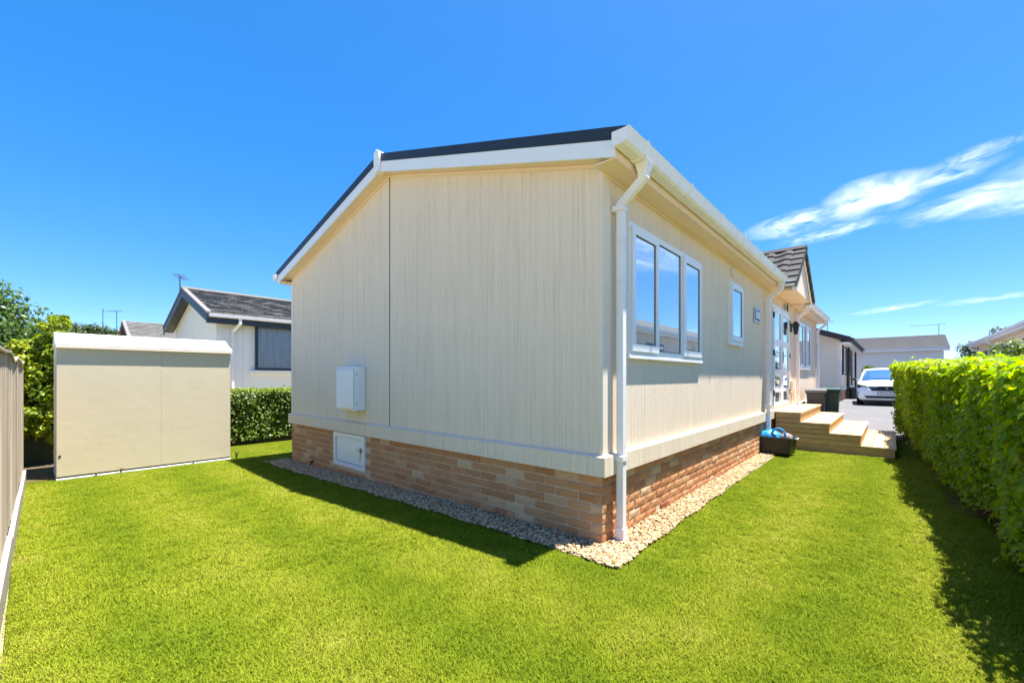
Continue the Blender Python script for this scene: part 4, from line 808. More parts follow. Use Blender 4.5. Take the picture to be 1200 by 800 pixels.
for k in range(26):
    xx = HX0 + 0.3 + k * 0.44 + random.uniform(-.1, .1); yb_ = float(hfront(xx, 0.2)) - random.uniform(0.08, 0.2)
    MB().tube([(xx, yb_, -0.02), (xx + random.uniform(-.05, .05), yb_ + 0.01, 0.15), (xx + random.uniform(-.1, .1), yb_ - 0.03, 0.42)], 0.014, 6, rads=[0.018, 0.014, 0.009]).build('stem', M['bark'], hg)

def box_hedge(name, label, cat, x0, x1, yf, d, top, n, leaf, mat, smin, smax, seed, ragged=0.03, zlo=0.0):
    o = thing(name, ((x0 + x1) / 2, yf + d / 2, gz(0, 8)), label, cat)
    t = rng.random(n); xs = rng.uniform(x0, x1, n); zf = zlo + (top - zlo) * rng.random(n); dp = np.abs(rng.normal(0, 0.06, n))
    pF = np.c_[xs, yf - lump(xs, zf, seed) * 0.7 + dp, zf]; nF = np.c_[rng.normal(0, .5, n), np.full(n, -0.8), rng.normal(0.5, 0.45, n)]
    m_ = n // 2; xt = rng.uniform(x0, x1, m_); pT = np.c_[xt, yf + rng.random(m_) * d, top + rng.normal(0, ragged, m_)]; nT = np.c_[rng.normal(0, .5, m_), rng.normal(0, .5, m_), np.full(m_, .9)]
    q = n // 6; zs1 = zlo + (top - zlo) * rng.random(2 * q); sd = np.r_[np.full(q, x0), np.full(q, x1)]; pS = np.c_[sd + rng.normal(0, .04, 2 * q), yf + rng.random(2 * q) * d, zs1]; nS = np.c_[np.where(sd == x0, -.8, .8), rng.normal(0, .5, 2 * q), rng.normal(.4, .4, 2 * q)]
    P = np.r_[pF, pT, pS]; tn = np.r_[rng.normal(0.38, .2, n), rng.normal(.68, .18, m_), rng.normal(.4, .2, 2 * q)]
    leaf_object('foliage', rel(o, P), np.r_[nF, nT, nS], rng.uniform(smin, smax, len(P)), tn, mat, o, LEAF8 if leaf == 8 else LEAF4, -0.4)
    MB().box(x0 + 0.1, x1 - 0.1, yf + 0.14, yf + d - 0.1, -0.12, top - 0.09).build('twig_mass', M['twig'], o, kind='stuff')
    return o
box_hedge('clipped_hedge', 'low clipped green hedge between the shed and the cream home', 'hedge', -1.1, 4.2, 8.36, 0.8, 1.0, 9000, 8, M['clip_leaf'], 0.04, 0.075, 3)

# loose shrub and trees: clumps of leaves on limbs
def crown(o, clumps, per, leaf, mat, tonef=None, droop=-0.3, up=0.5, tmpl=LEAF4):
    P = []; Nn = []; T = []
    for (c, r) in clumps:
        u = rng.normal(0, 1, (per, 3)); u /= np.linalg.norm(u, axis=1, keepdims=True); rad = r * (0.55 + 0.5 * rng.random(per) ** 0.6)
        p = np.array(c) + u * rad[:, None] * np.array([1, 1, 0.8]); P.append(p); Nn.append(u + np.array([0, 0, up]) + rng.normal(0, .45, (per, 3))); T.append(np.clip(rng.normal(0.4 + 0.1 * rng.normal(), 0.2, per), 0, 1))
    P = np.concatenate(P); leaf_object('crown', rel(o, P), np.concatenate(Nn), rng.uniform(leaf * 0.7, leaf * 1.3, len(P)), np.concatenate(T), mat, o, tmpl, droop)
def tree(name, label, x, y, h, rx, ry, nc, per, leaf, mat, trunk_h=None, cr=0.9, zlo=0.35, group=None, cat='tree', tr=0.16, taper=0.75):
    g0 = gz(x, y); o = thing(name, (x, y, g0), label, cat, group); th = trunk_h or h * 0.5
    MB().tube([(x, y, g0 - 0.1), (x + 0.05, y, g0 + th * 0.5), (x - 0.03, y + .05, g0 + th), (x, y, g0 + h * 0.8)], tr, 8, rads=[tr, tr * 0.8, tr * 0.55, tr * 0.2]).build('trunk', M['bark'], o)
    cl = []; limbs = MB()
    for k in range(nc):
        a = random.uniform(0, 6.283); t = random.random() ** 0.8; zz_ = g0 + h * (zlo + (1 - zlo) * t) - cr * 0.6; w = math.sqrt(max(0.05, 1 - (max(0, t - 0.25) / 0.78) ** 2)) * random.uniform(0.35, 1.0) ** 0.5
        c = (x + rx * w * math.cos(a), y + ry * w * math.sin(a), max(zz_, g0 + 0.3)); cl.append((c, cr * random.uniform(0.6, 1.15)))
        if k % 3 == 0: limbs.tube([(x, y, g0 + th * random.uniform(0.4, 1.0)), ((x + c[0]) / 2, (y + c[1]) / 2, (g0 + th + c[2]) / 2), c], tr * 0.25, 5, rads=[tr * 0.4, tr * 0.25, tr * 0.08])
    limbs.build('limb', M['bark'], o, kind='stuff'); crown(o, cl, per, leaf, mat); return o
# golden shrub behind fence end
gs = thing('golden_shrub', (-2.9, 8.7, gz(-2.9, 8.7)), 'tall yellow-green leafy shrub between the fence and the shed', 'shrub')
cl = []
for k in range(230):
    xx = random.uniform(-3.75, -2.5); topz = 2.02 - 0.95 * max(0, -2.62 - xx) ** 0.9 - 0.4 * max(0, xx + 2.6); t = random.random() ** 0.75
    cl.append(((xx, 8.75 + random.uniform(-0.5, 0.35), 0.12 + (topz - 0.12) * t), random.uniform(0.10, 0.19)))
for k in range(34):
    xx = random.uniform(-3.5, -2.52); topz = 2.05 - 0.95 * max(0, -2.62 - xx) ** 0.9; cl.append(((xx, 8.55 + random.uniform(-.3, .2), topz + random.uniform(0, 0.20)), 0.075))
crown(gs, cl, 120, 0.062, M['shrub_leaf'], tmpl=LEAF8, droop=0.25)
MB().box(-3.6, -2.62, 8.62, 9.0, -0.1, 1.35).build('twig_mass', M['twig'], gs, kind='stuff')
for k in range(7):
    xx = -3.2 + k * 0.13; MB().tube([(xx, 8.7, -0.1), (xx + 0.05, 8.72, 0.8), (xx + random.uniform(-.1, .2), 8.7, 1.7)], 0.02, 6, rads=[0.025, 0.018, 0.008]).build('stem', M['bark'], gs)
tree('broadleaf_tree', 'big dark green tree at the far left behind the fence', -4.1, 18.5, 4.25, 1.9, 1.9, 70, 280, 0.13, M['tree_leaf'], cr=0.75, zlo=0.15)
tree('broadleaf_tree', 'smaller dark green tree left of the golden shrub top', -2.3, 20.5, 3.1, 1.3, 1.3, 30, 220, 0.12, M['tree_leaf'], cr=0.6, zlo=0.15)
for k, (px, dep_, h, r_) in enumerate(((78, 40, 6.6, 2.6), (101, 41, 6.9, 2.2), (122, 43, 6.3, 2.4), (55, 42, 5.6, 2.6), (136, 46, 6.3, 2.2))):
    d = FW + RT * (px - 600) / FPX; p = CAM[:2] + d * dep_
    lab = ['mid green tree above the white shed roof, leftmost of the distant row', 'tallest rounded tree of the distant row above the shed', 'mid green tree just left of the thin aerial poles', 'pale green distant tree half hidden by the golden shrub', 'distant tree beside the grey gabled roof, rightmost of the row'][k]
    tree('distant_tree', lab, p[0], p[1], h, r_, r_, 34, 170, 0.26, M['wood_leaf'], cr=0.95, zlo=0.3, group='distant row of trees behind the shed')

# ------------------------------------------------------------------ neighbouring homes
def shingle_roof(parent, x0, x1, ye, ze, yr, zr, exp=0.16, w=0.26, mat='shingle', thick=0.02):
    """courses of shingles from eave (ye,ze) to ridge (yr,zr) along x, joined: far too many to part"""
    m = MB(); ln = math.hypot(yr - ye, zr - ze); uy, uz = (yr - ye) / ln, (zr - ze) / ln; ny, nz_ = (-uz if uy > 0 else uz), abs(uy); n = int(ln / exp)
    tn = []
    for i in range(n):
        s0, s1 = i * ln / n - 0.02, (i + 1) * ln / n + 0.03; xx = x0 + (-(w / 2) if i % 2 else 0)
        while xx < x1:
            a, b_ = max(xx + 0.004, x0), min(xx + w - 0.004, x1); xx += w
            if b_ - a < 0.03: continue
            h0, h1 = thick + 0.022 + random.uniform(0, 0.02), 0.008
            sd = s0 - random.uniform(0, 0.04)
            q = lambda s_, h: (ye + uy * s_ + ny * h, ze + uz * s_ + nz_ * h)
            vs = []
            for xa in (a, b_):
                for s_, h in ((sd, 0.0), (s1, 0.0), (s1, h1), (sd, h0)): y_, z_ = q(s_, h); vs.append((xa, y_, z_))
            m.add(vs, [(0, 3, 7, 4), (3, 2, 6, 7), (0, 1, 2, 3), (4, 7, 6, 5)])
    return m.build('shingles', M[mat], parent, kind='stuff')
# n1: white home behind the low hedge
nA_ = thing('white_home', (3, 14.8, -0.1), 'white rendered home with dark navy trim and grey shingled roof beyond the low hedge', 'house')
ax0, ax1, ay0, ay1, aze = 0.55, 10, 12.35, 17.35, 3.02; ayc = 14.85; azr = 4.04
def agz(y): return aze + (azr - aze) * (1 - abs(y - ayc) / (ayc - ay0 + 0.3))
MB().prism([(ay0, -0.1), (ay1, -0.1), (ay1, agz(ay1) - 0.12), (ayc, azr - 0.14), (ay0, agz(ay0) - 0.12)], 'x', ax0, ax1).build('wall', M['white_render'], nA_)
box('corner_board', ax0 - 0.012, ax0 + 0.14, ay0 - 0.012, ay0 - 0.001, -0.1, aze - 0.05, M['white_render'], nA_)
MB().box(1.20, 1.36, ay0 - 0.014, ay0 - 0.002, -0.1, aze - 0.05).build('pilaster_board', M['white_render'], nA_)
MB().prism([(ayc - 0.02, 1.2), (ayc + 0.02, 1.2), (ayc + 0.02, azr - 0.3), (ayc - 0.02, azr - 0.3)], 'x', ax0 - 0.012, ax0 - 0.001).build('gable_strip', M['white_render'], nA_)
for ya, yb in ((ay0 - 0.30, ayc), (ay1 + 0.30, ayc)):
    za = agz(ya); o_ = MB().prism([(ya, za - 0.02), (yb, azr - 0.02), (yb, azr + 0.0), (ya, za + 0.0)][::1 if yb > ya else -1], 'x', 0.24, ax1 + 0.3).build('roof_deck', M['navy'], nA_)
    MB().prism([(ya, za - 0.24), (yb, azr - 0.24), (yb, azr - 0.021), (ya, za - 0.021)][::1 if yb > ya else -1], 'x', 0.25, 0.275).build('barge_board', M['navy'], nA_)
    MB().prism([(ya, za - 0.14), (yb, azr - 0.14), (yb, azr - 0.10), (ya, za - 0.10)][::1 if yb > ya else -1], 'x', 0.276, ax0 - 0.002).build('verge_soffit', M['navy'], nA_)
    MB().prism([(ya, za + 0.001), (yb, azr + 0.001), (yb, azr + 0.05), (ya, za + 0.05)][::1 if yb > ya else -1], 'x', 0.235, 0.36).build('verge_tile', pm('verge_grey', (0.19, 0.18, 0.18), 0.8), nA_)
shingle_roof(nA_, 0.362, ax1 + 0.3, ay0 - 0.30, agz(ay0 - 0.30), ayc, azr)
shingle_roof(nA_, 0.362, ax1 + 0.3, ay1 + 0.30, agz(ay1 + 0.30), ayc, azr, exp=0.5, w=1.0)
MB().prism([(ayc - 0.12, azr + 0.01), (ayc, azr + 0.09), (ayc + 0.12, azr + 0.01)], 'x', 0.24, ax1 + 0.3).build('ridge_tile', M['shingle'], nA_)
ge = ay0 - 0.30
box('soffit', 0.28, ax1, ge + 0.012, ay0 - 0.0155, agz(ge) - 0.24, agz(ge) - 0.22, M['navy'], nA_, bevel=0); box('fascia', 0.26, ax1 + .2, ge - 0.01, ge + 0.01, agz(ge) - 0.25, agz(ge) - 0.03, M['navy'], nA_, bevel=0)
MB().prism([(ge - 0.13, agz(ge) - 0.02), (ge - 0.12, agz(ge) - 0.10), (ge - 0.02, agz(ge) - 0.10), (ge - 0.012, agz(ge) - 0.02)], 'x', 0.29, ax1 + 0.3).build('gutter', M['upvcw'], nA_, bevel=0.006)
MB().tube([(1.02, ge - 0.07, agz(ge) - 0.10), (1.02, ge - 0.07, agz(ge) - 0.22), (0.92, ay0 - 0.06, agz(ge) - 0.42), (0.92, ay0 - 0.06, 0.0)], 0.033, square=True).build('downpipe', M['upvcw'], nA_)
wx0, wx1, wz0, wz1 = 1.50, 3.35, 1.50, 2.86
wf = MB().box(wx0, wx1, ay0 - 0.06, ay0 - 0.001, wz0, wz0 + 0.07).box(wx0, wx1, ay0 - 0.06, ay0 - 0.001, wz1 - 0.07, wz1).box(wx0, wx0 + 0.07, ay0 - 0.06, ay0 - 0.001, wz0 + .07, wz1 - .07).box(wx1 - 0.07, wx1, ay0 - 0.06, ay0 - 0.001, wz0 + .07, wz1 - .07).build('window', M['navy'], nA_)
cu = MB(); nx = 120
cu.v = [(wx0 + 0.07 + (wx1 - wx0 - 0.14) * i / nx, ay0 - 0.012 - 0.012 * math.sin(i * 1.15) - 0.006 * math.sin(i * 0.43), z) for z in (wz0 + 0.07, wz1 - 0.07) for i in range(nx + 1)]; cu.f = [(i, i + 1, nx + 2 + i, nx + 1 + i) for i in range(nx)]
cu.build('curtain', M['curtain'], wf)
pg, tg, bgd = newmat('clear_pane'); gl = N(tg, 'ShaderNodeBsdfGlossy'); gl.inputs['Roughness'].default_value = 0.02; tp = N(tg, 'ShaderNodeBsdfTransparent'); fz = N(tg, 'ShaderNodeFresnel'); fz.inputs[0].default_value = 1.5; mxs = N(tg, 'ShaderNodeMixShader'); L(tg, fz, 0, mxs, 0); L(tg, tp, 0, mxs, 1); L(tg, gl, 0, mxs, 2); L(tg, mxs, 0, tg.nodes['Material Output'], 0)
MB().box(wx0 + 0.07, wx1 - 0.07, ay0 - 0.050, ay0 - 0.044, wz0 + 0.07, wz1 - 0.07).build('pane', pg, wf)
box('sill', wx0 - 0.12, wx1 + 0.1, ay0 - 0.09, ay0 - 0.061, wz0 - 0.09, wz0 - 0.002, M['white_render'], wf)
MB().box(wx0 - 0.12, wx1 + 0.1, ay0 - 0.06, ay0 - 0.003, wz0 - 0.09, wz0 - 0.002).build('sill_back', M['white_render'], wf)
# tv aerials
def aerial(x, y, z0, h, label, kind=0, yaw=0):
    a = thing('tv_aerial', (x, y, z0), label, 'aerial', rz=yaw)
    MB().tube([(0, 0, 0), (0, 0, h)], 0.018, 6).build('mast', M['pole'], a, local=True)
    if kind == 0:
        MB().tube([(0, 0, 0.25), (0.35, 0, 0.2)], 0.012, 5).build('bracket', M['pole'], a, local=True); MB().tube([(0, 0, 0.02), (0.33, 0, 0.02)], 0.012, 5).build('bracket', M['pole'], a, local=True)
        MB().tube([(-0.12, -0.3, h), (0.2, 0.5, h)], 0.012, 5).build('boom', M['pole'], a, local=True)
        for k in range(6):
            t = k / 5; c = (-0.12 + 0.32 * t, -0.3 + 0.8 * t, h); MB().tube([(c[0] - 0.16, c[1] + 0.06, c[2]), (c[0] + 0.16, c[1] - 0.06, c[2])], 0.007, 4).build('element', M['pole'], a, local=True)
    elif kind == 1:
        MB().tube([(0, -0.35, h), (0, 1.5, h)], 0.016, 5).build('boom', M['pole'], a, local=True)
        for k in range(9): MB().tube([(-0.14, -0.3 + k * 0.21, h), (0.14, -0.3 + k * 0.21, h)], 0.009, 4).build('element', M['pole'], a, local=True)
    elif kind == 2:
        MB().tube([(0, 0, h), (0.0, -0.75, h - 0.28)], 0.012, 5).build('stay_wire', M['pole'], a, local=True)
    return a
aerial(0.42, 16.0, 3.72, 0.92, 'small dark tv aerial bracketed to the white home gable', 0)
aerial(0.1, 34.2, 3.0, 2.45, 'thin pale aerial pole with a slanting stay above the shed roof', 2)
aerial(0.66, 33.6, 3.0, 2.3, 'thin aerial pole with a short head next to the grey gabled roof', 0, R(60))
# n5 : grey roof further left
nE = thing('grey_roofed_home', (5, 33, 0), 'far low home of which only the grey gabled roof shows over the shed', 'house')
ex0, ey0, eyc, ey1 = 0.75, 29.6, 32.2, 34.8
ezr, eze = 4.6, 3.3
MB().prism([(ey0 + 0.3, 0), (ey1 - 0.3, 0), (ey1 - 0.3, eze + 0.02), (eyc, ezr - 0.15), (ey0 + 0.3, eze + 0.02)], 'x', ex0 + 0.3, 10).build('wall', M['n2wall'], nE)
for ya in (ey0, ey1):
    s_ = 1 if ya < eyc else -1
    MB().prism([(ya, eze - 0.02), (eyc, ezr - 0.02), (eyc, ezr), (ya, eze)][::s_], 'x', ex0, 10.3).build('roof_deck', M['brown'], nE)
    MB().prism([(ya, eze - 0.2), (eyc, ezr - 0.2), (eyc, ezr - 0.021), (ya, eze - 0.021)][::s_], 'x', ex0 + 0.005, ex0 + 0.03).build('barge_board', M['brown'], nE)
    MB().prism([(ya, eze + 0.001), (eyc, ezr + 0.001), (eyc, ezr + 0.05), (ya, eze + 0.05)][::s_], 'x', ex0 - 0.01, ex0 + 0.14).build('verge_tile', bpy.data.materials['verge_grey'], nE)
shingle_roof(nE, ex0 + 0.142, 10.3, ey0, eze, eyc, ezr, exp=0.2, w=0.3)
# n2: beige home beyond the drive
nB_ = thing('beige_home', (27, 3, 0.15), 'beige home with brown roof edge and red brick base behind the white car', 'house')
bx0, bx1, by0, by1, bz0 = 22.72, 33.0, 0.14, 6.1, 0.15; bzc = 3.13; byc = 3.12; bzr = 4.35
def bgz(y): return bzr - (bzr - bzc) * abs(y - byc) / (byc - by0 + 0.3)
MB().prism([(by0, 0.72), (by1, 0.72), (by1, bgz(by1) - 0.1), (byc, bzr - 0.12), (by0, bgz(by0) - 0.1)], 'x', bx0, bx1).build('wall', M['n2wall'], nB_)
box('brick_base', bx0 + 0.02, bx1 - 0.02, by0 + 0.02, by1 - 0.02, 0.0, 0.72, M['n2brick'], nB_, bevel=0)
box('corner_board', bx0 - 0.02, bx0 + 0.18, by0 - 0.02, by0 - 0.001, 0.70, bzc - 0.1, M['upvc'], nB_); box('corner_board', bx0 - 0.02, bx0 - 0.001, by0, by0 + 0.14, 0.70, bzc - 0.1, M['trim'], nB_)
box('skirt', bx0 - 0.03, bx1, by0 - 0.04, by0 - 0.021, 0.66, 0.80, M['upvc'], nB_); box('skirt', bx0 - 0.04, bx0 - 0.021, by0 - 0.02, by1, 0.66, 0.78, M['trim'], nB_)
for s_, ya in ((1, by0 - 0.42), (-1, by1 + 0.42)):
    za = bgz(ya)
    MB().prism([(ya, za - 0.02), (byc, bzr - 0.02), (byc, bzr + 0.07), (ya, za + 0.07)][::s_], 'x', bx0 - 0.5, bx1 + 0.3).build('roof_slope', M['shingle'], nB_)
    MB().prism([(ya, za - 0.20), (byc, bzr - 0.20), (byc, bzr + 0.075), (ya, za + 0.075)][::s_], 'x', bx0 - 0.53, bx0 - 0.505).build('barge_board', M['brown'], nB_)
    MB().prism([(ya + s_ * 0.02, za - 0.15), (byc, bzr - 0.13), (byc, bzr - 0.11), (ya + s_ * 0.02, za - 0.13)][::s_], 'x', bx0 - 0.50, bx0 - 0.002).build('verge_soffit', M['brown'], nB_)
yg = by0 - 0.42; zg = bgz(yg)
box('soffit', bx0 - 0.49, bx1 + 0.3, yg + 0.02, by0 - 0.002, zg - 0.18, zg - 0.16, M['upvc'], nB_, bevel=0); box('fascia', bx0 - 0.49, bx1 + 0.3, yg, yg + 0.019, zg - 0.2, zg - 0.02, M['brown'], nB_, bevel=0)
MB().tube([(bx0 - 0.52, yg - 0.06, zg - 0.03), (bx1 + 0.35, yg - 0.06, zg - 0.03)], 0.06, 8).build('gutter', M['black'], nB_)
dr = box('door', bx0 - 0.03, bx0 - 0.001, 1.02, 1.95, 0.85, 2.95, M['mahog'], nB_); box('door_pane', bx0 - 0.036, bx0 - 0.031, 1.2, 1.75, 1.9, 2.8, M['glass'], dr, bevel=0); box('door_panel', bx0 - 0.036, bx0 - 0.031, 1.2, 1.75, 1.0, 1.8, M['upvc'], dr, bevel=0)
for xx in (23.9, 27.2):
    wf2 = box('window', xx, xx + 1.3, by0 - 0.04, by0 - 0.001, 1.5, 2.75, M['upvc'], nB_); box('pane', xx + 0.08, xx + 1.22, by0 - 0.046, by0 - 0.041, 1.58, 2.67, M['glass'], wf2, bevel=0)
    for a in (xx - 0.42, xx + 1.34):
        sh_ = box('shutter', a, a + 0.38, by0 - 0.06, by0 - 0.001, 1.42, 2.85, M['brown'], nB_)
        ms = MB()
        for k in range(11): ms.box(a + 0.05, a + 0.33, by0 - 0.072, by0 - 0.0605, 1.50 + k * 0.12, 1.58 + k * 0.12)
        ms.build('louvre', M['brown'], sh_)
box('door', 29.6, 30.5, by0 - 0.04, by0 - 0.001, 0.85, 2.85, M['mahog'], nB_)
for xx, zt in ((25.9, 1.6), (26.6, 2.95), (32.6, 2.95)): MB().tube([(xx, by0 - 0.08, 0.15), (xx, by0 - 0.08, zt)], 0.05, 8).build('downpipe', M['black'], nB_)
aerial(33.5, 1.6, 3.55, 1.55, 'dark tv aerial above the beige home roof', 1, R(-20))
pot = MB().tube([(26.3, -0.12, 0.15), (26.3, -0.12, 0.75)], 0.26, 14, rads=[0.2, 0.27]).build('planter', M['black']); tag(pot, 'black planter tub beside the beige home wall', 'planter')
# n3: far pale home with long dark roof
nC_ = thing('pale_blue_home', (39, 0, 0.15), 'far pale home with a long dark grey roof behind the car', 'house')
cx0, cx1, cy0, cy1, cze, czr = 36.0, 42.0, -4.2, 9.0, 3.2, 4.15
MB().prism([(cx0, 0.1), (cx1, 0.1), (cx1, cze), ((cx0 + cx1) / 2, czr - 0.1), (cx0, cze)], 'y', cy0, cy1).build('wall', M['white_render'], nC_)
xm = (cx0 + cx1) / 2
for s_, xa in ((1, cx0 - 0.3), (-1, cx1 + 0.3)):
    MB().prism([(xa, cze - 0.05), (xm, czr), (xm, czr + 0.08), (xa, cze + 0.03)][::s_], 'y', cy0 - 0.25, cy1 + 0.2).build('roof_slope', M['shingle'], nC_)
# tile courses on the visible slope
mt = MB(); ln = math.hypot(xm - cx0 + 0.3, czr - cze + 0.05); ux, uz = (xm - cx0 + 0.3) / ln, (czr - cze + 0.05) / ln
for i in range(12):
    a = (cx0 - 0.3 + ux * ln * i / 12, cze + 0.032 + uz * ln * i / 12); b_ = (cx0 - 0.3 + ux * ln * (i + 1) / 12, cze + 0.032 + uz * ln * (i + 1) / 12)
    mt.prism([a, b_, (b_[0], b_[1] + 0.015), (a[0], a[1] + 0.06)], 'y', cy0 - 0.25, cy1 + 0.2)
mt.build('tile_courses', M['shingle'], nC_, kind='stuff')
MB().box(cx0 - 0.42, cx0 - 0.31, cy0 - 0.25, cy1, cze - 0.07, cze + 0.02).build('gutter', M['upvcw'], nC_); box('fascia', cx0 - 0.305, cx0 - 0.28, cy0 - 0.25, cy1, cze - 0.2, cze - 0.052, M['upvc'], nC_, bevel=0)
aerial(39.0, -4.15, 3.7, 1.25, 'flat T shaped tv aerial on the far dark grey roof end', 1, R(0))
# n4: home behind the right hedge
nD_ = thing('long_grey_roofed_home', (20, -7.5, 0.1), 'long cream home with grey roof showing above the right hedge', 'house')
dx0, dx1, dy1, dy0, dze, dzr = 9.0, 30.0, -5.1, -10.9, 3.0, 4.15; dym = (dy0 + dy1) / 2
MB().prism([(dy0, 0.05), (dy1, 0.05), (dy1, dze), (dym, dzr - 0.1), (dy0, dze)], 'x', dx0, dx1).build('wall', M['n2wall'], nD_)
for s_, ya in ((1, dy0 - 0.32), (-1, dy1 + 0.32)):
    MB().prism([(ya, dze - 0.03), (dym, dzr), (dym, dzr + 0.09), (ya, dze + 0.06)][::s_], 'x', dx0 - 0.3, dx1 + 0.3).build('roof_slope', M['shingle'], nD_)
box('soffit', dx0 - 0.3, dx1 + 0.3, dy1 + 0.002, dy1 + 0.30, dze - 0.14, dze - 0.12, M['n2wall'], nD_, bevel=0)
box('fascia', dx0 - 0.3, dx1 + 0.3, dy1 + 0.301, dy1 + 0.32, dze - 0.15, dze - 0.035, M['upvc'], nD_, bevel=0)
MB().prism([(dy1 + 0.33, dze + 0.02), (dy1 + 0.33, dze - 0.07), (dy1 + 0.43, dze - 0.07), (dy1 + 0.44, dze + 0.02)], 'x', dx0 - 0.3, dx1 + 0.3).build('gutter', M['upvcw'], nD_)
for xx in (24.3, 29.5, 17.0): MB().tube([(xx, dy1 + 0.38, dze - 0.07), (xx, dy1 + 0.38, dze - 0.2), (xx, dy1 + 0.07, dze - 0.42), (xx, dy1 + 0.07, 0.1)], 0.04, square=True).build('downpipe', M['upvcw'], nD_)
for xx, w_, z_ in ((17.9, 1.5, 1.3), (20.6, 1.3, 1.5), (22.6, 1.0, 1.5), (25.4, 0.9, 0.9), (27.4, 1.1, 1.5), (12.0, 1.6, 1.4)):
    wf4 = box('window', xx, xx + w_, dy1 + 0.001, dy1 + 0.05, z_, 2.55, M['navy'], nD_); box('pane', xx + 0.08, xx + w_ - 0.08, dy1 + 0.051, dy1 + 0.056, z_ + 0.08, 2.47, M['glass'], wf4, bevel=0)
    box('mullion', xx + w_ / 2 - 0.03, xx + w_ / 2 + 0.03, dy1 + 0.0565, dy1 + 0.065, z_ + 0.08, 2.47, M['navy'], wf4, bevel=0)
fl_ = MB().tube([(22.0, -6.1, 3.5), (22.0, -6.1, 4.25)], 0.10, 12).build('flue', M['steel'], nD_); MB().tube([(22.0, -6.1, 4.26), (22.0, -6.1, 4.31)], 0.17, 12).build('cowl', M['steel'], fl_); MB().tube([(22.0, -6.1, 3.45), (22.0, -6.1, 3.62)], 0.14, 12).build('collar', M['black'], fl_)
# bushes peeping over and behind the hedge
def bush(name, label, x, y, h, r_, n, per, leaf, mat, zlo=0.2, cr=0.35): return tree(name, label, x, y, h, r_, r_, n, per, leaf, mat, trunk_h=h * 0.4, cr=cr, zlo=zlo, cat='bush', tr=0.05)
bush('bush', 'green bush standing between the hedge and the long cream home', 12.9, -3.85, 2.1, 0.6, 16, 130, 0.09, M['clip_leaf'], cr=0.3)
bush('bush', 'small dark rounded bush before the far end of the long cream home', 33.5, -5.1, 3.2, 0.9, 14, 150, 0.14, M['grey_leaf'], cr=0.5)
bush('bush', 'loose grey-green bushy tree beside the far cream home end', 33.2, -6.2, 4.0, 1.5, 20, 130, 0.15, M['grey_leaf'], cr=0.5, zlo=0.3)
bush('bush', 'small bright green shrub behind the white car roof', 30.5, -0.75, 1.95, 0.55, 14, 120, 0.11, M['clip_leaf'], cr=0.35)

# ------------------------------------------------------------------ car (x forward in local space, nose at +x)
car = thing('parked_car', (21.9, -1.42, gz(20, -1)), 'white car parked on the tarmac facing the lawn, half behind the hedge', 'car', rz=math.pi + R(3))
def ring(x, zlo, zmid, ztop, wlo, wmid, wtop, crown_=0.0):
    """half outline mirrored: floor, sill, waist, shoulder, top"""
    h = [(wlo * 0.55, zlo), (wlo * 0.92, zlo + 0.01), (wlo, zlo + 0.10), (wmid, zmid), (wmid * 0.985, zmid + (ztop - zmid) * 0.55), (wtop, ztop - 0.015), (wtop * 0.55, ztop + crown_ * 0.7), (0, ztop + crown_)]
    pts = [(x, y, z) for y, z in h] + [(x, -y, z) for y, z in h[-2::-1]]
    return pts
def loft_rings(rs, close=True):
    m = MB(); n = len(rs[0]); vs = [p for r_ in rs for p in r_]; fs = [tuple(range(n)), tuple(range((len(rs) - 1) * n, len(rs) * n))[::-1]]
    for i in range(len(rs) - 1):
        for j in range(n): fs.append((i * n + j, i * n + n + j, i * n + n + (j + 1) % n, i * n + (j + 1) % n))
    return m.add(vs, fs)
RS = [ring(2.18, .30, .50, .74, .62, .66, .55, .01), ring(2.10, .22, .52, .80, .78, .82, .70, .02), ring(1.95, .20, .55, .85, .86, .89, .76, .03), ring(1.6, .20, .60, .91, .90, .915, .80, .035), ring(1.2, .20, .64, .96, .90, .92, .82, .04), ring(0.85, .20, .66, 1.0, .90, .92, .84, .04),
      ring(0.2, .20, .68, 1.02, .90, .92, .86, .03), ring(-0.8, .20, .70, 1.04, .90, .92, .86, .03), ring(-1.6, .20, .72, 1.06, .90, .92, .84, .02), ring(-2.0, .24, .74, 1.05, .86, .89, .78, .02), ring(-2.18, .34, .74, .98, .70, .76, .64, .01)]
body = loft_rings(RS).build('body', M['carpaint'], car, local=True, smooth=True)
def gring(x, z0, z1, w0, w1): return [(x, w0, z0), (x, w1 + (w0 - w1) * .35, z0 + (z1 - z0) * .65), (x, w1, z1 - 0.03), (x, w1 * .6, z1), (x, 0, z1 + 0.01), (x, -w1 * .6, z1), (x, -w1, z1 - 0.03), (x, -w1 - (w0 - w1) * .35, z0 + (z1 - z0) * .65), (x, -w0, z0)]
GR = [gring(0.98, 0.98, 1.0, .80, .74), gring(0.45, 1.0, 1.30, .82, .66), gring(0.12, 1.01, 1.47, .83, .62), gring(-0.2, 1.02, 1.52, .83, .61), gring(-1.0, 1.03, 1.51, .83, .61), gring(-1.55, 1.04, 1.40, .82, .60), gring(-1.95, 1.04, 1.10, .78, .60)]
loft_rings(GR).build('windscreen', M['carglass'], car, local=True, smooth=True)
RR_ = [[(x, y, z) for y, z in ((w, zt - 0.055), (w * .97, zt), (w * .6, zt + .028), (0, zt + .038), (-w * .6, zt + .028), (-w * .97, zt), (-w, zt - 0.055), (-w * 0.5, zt - 0.01), (w * 0.5, zt - 0.01))] for x, w, zt in ((0.10, .645, 1.455), (-0.2, .64, 1.505), (-1.0, .64, 1.50), (-1.6, .63, 1.38))]
loft_rings(RR_).build('roof', M['carpaint'], car, local=True, smooth=True)
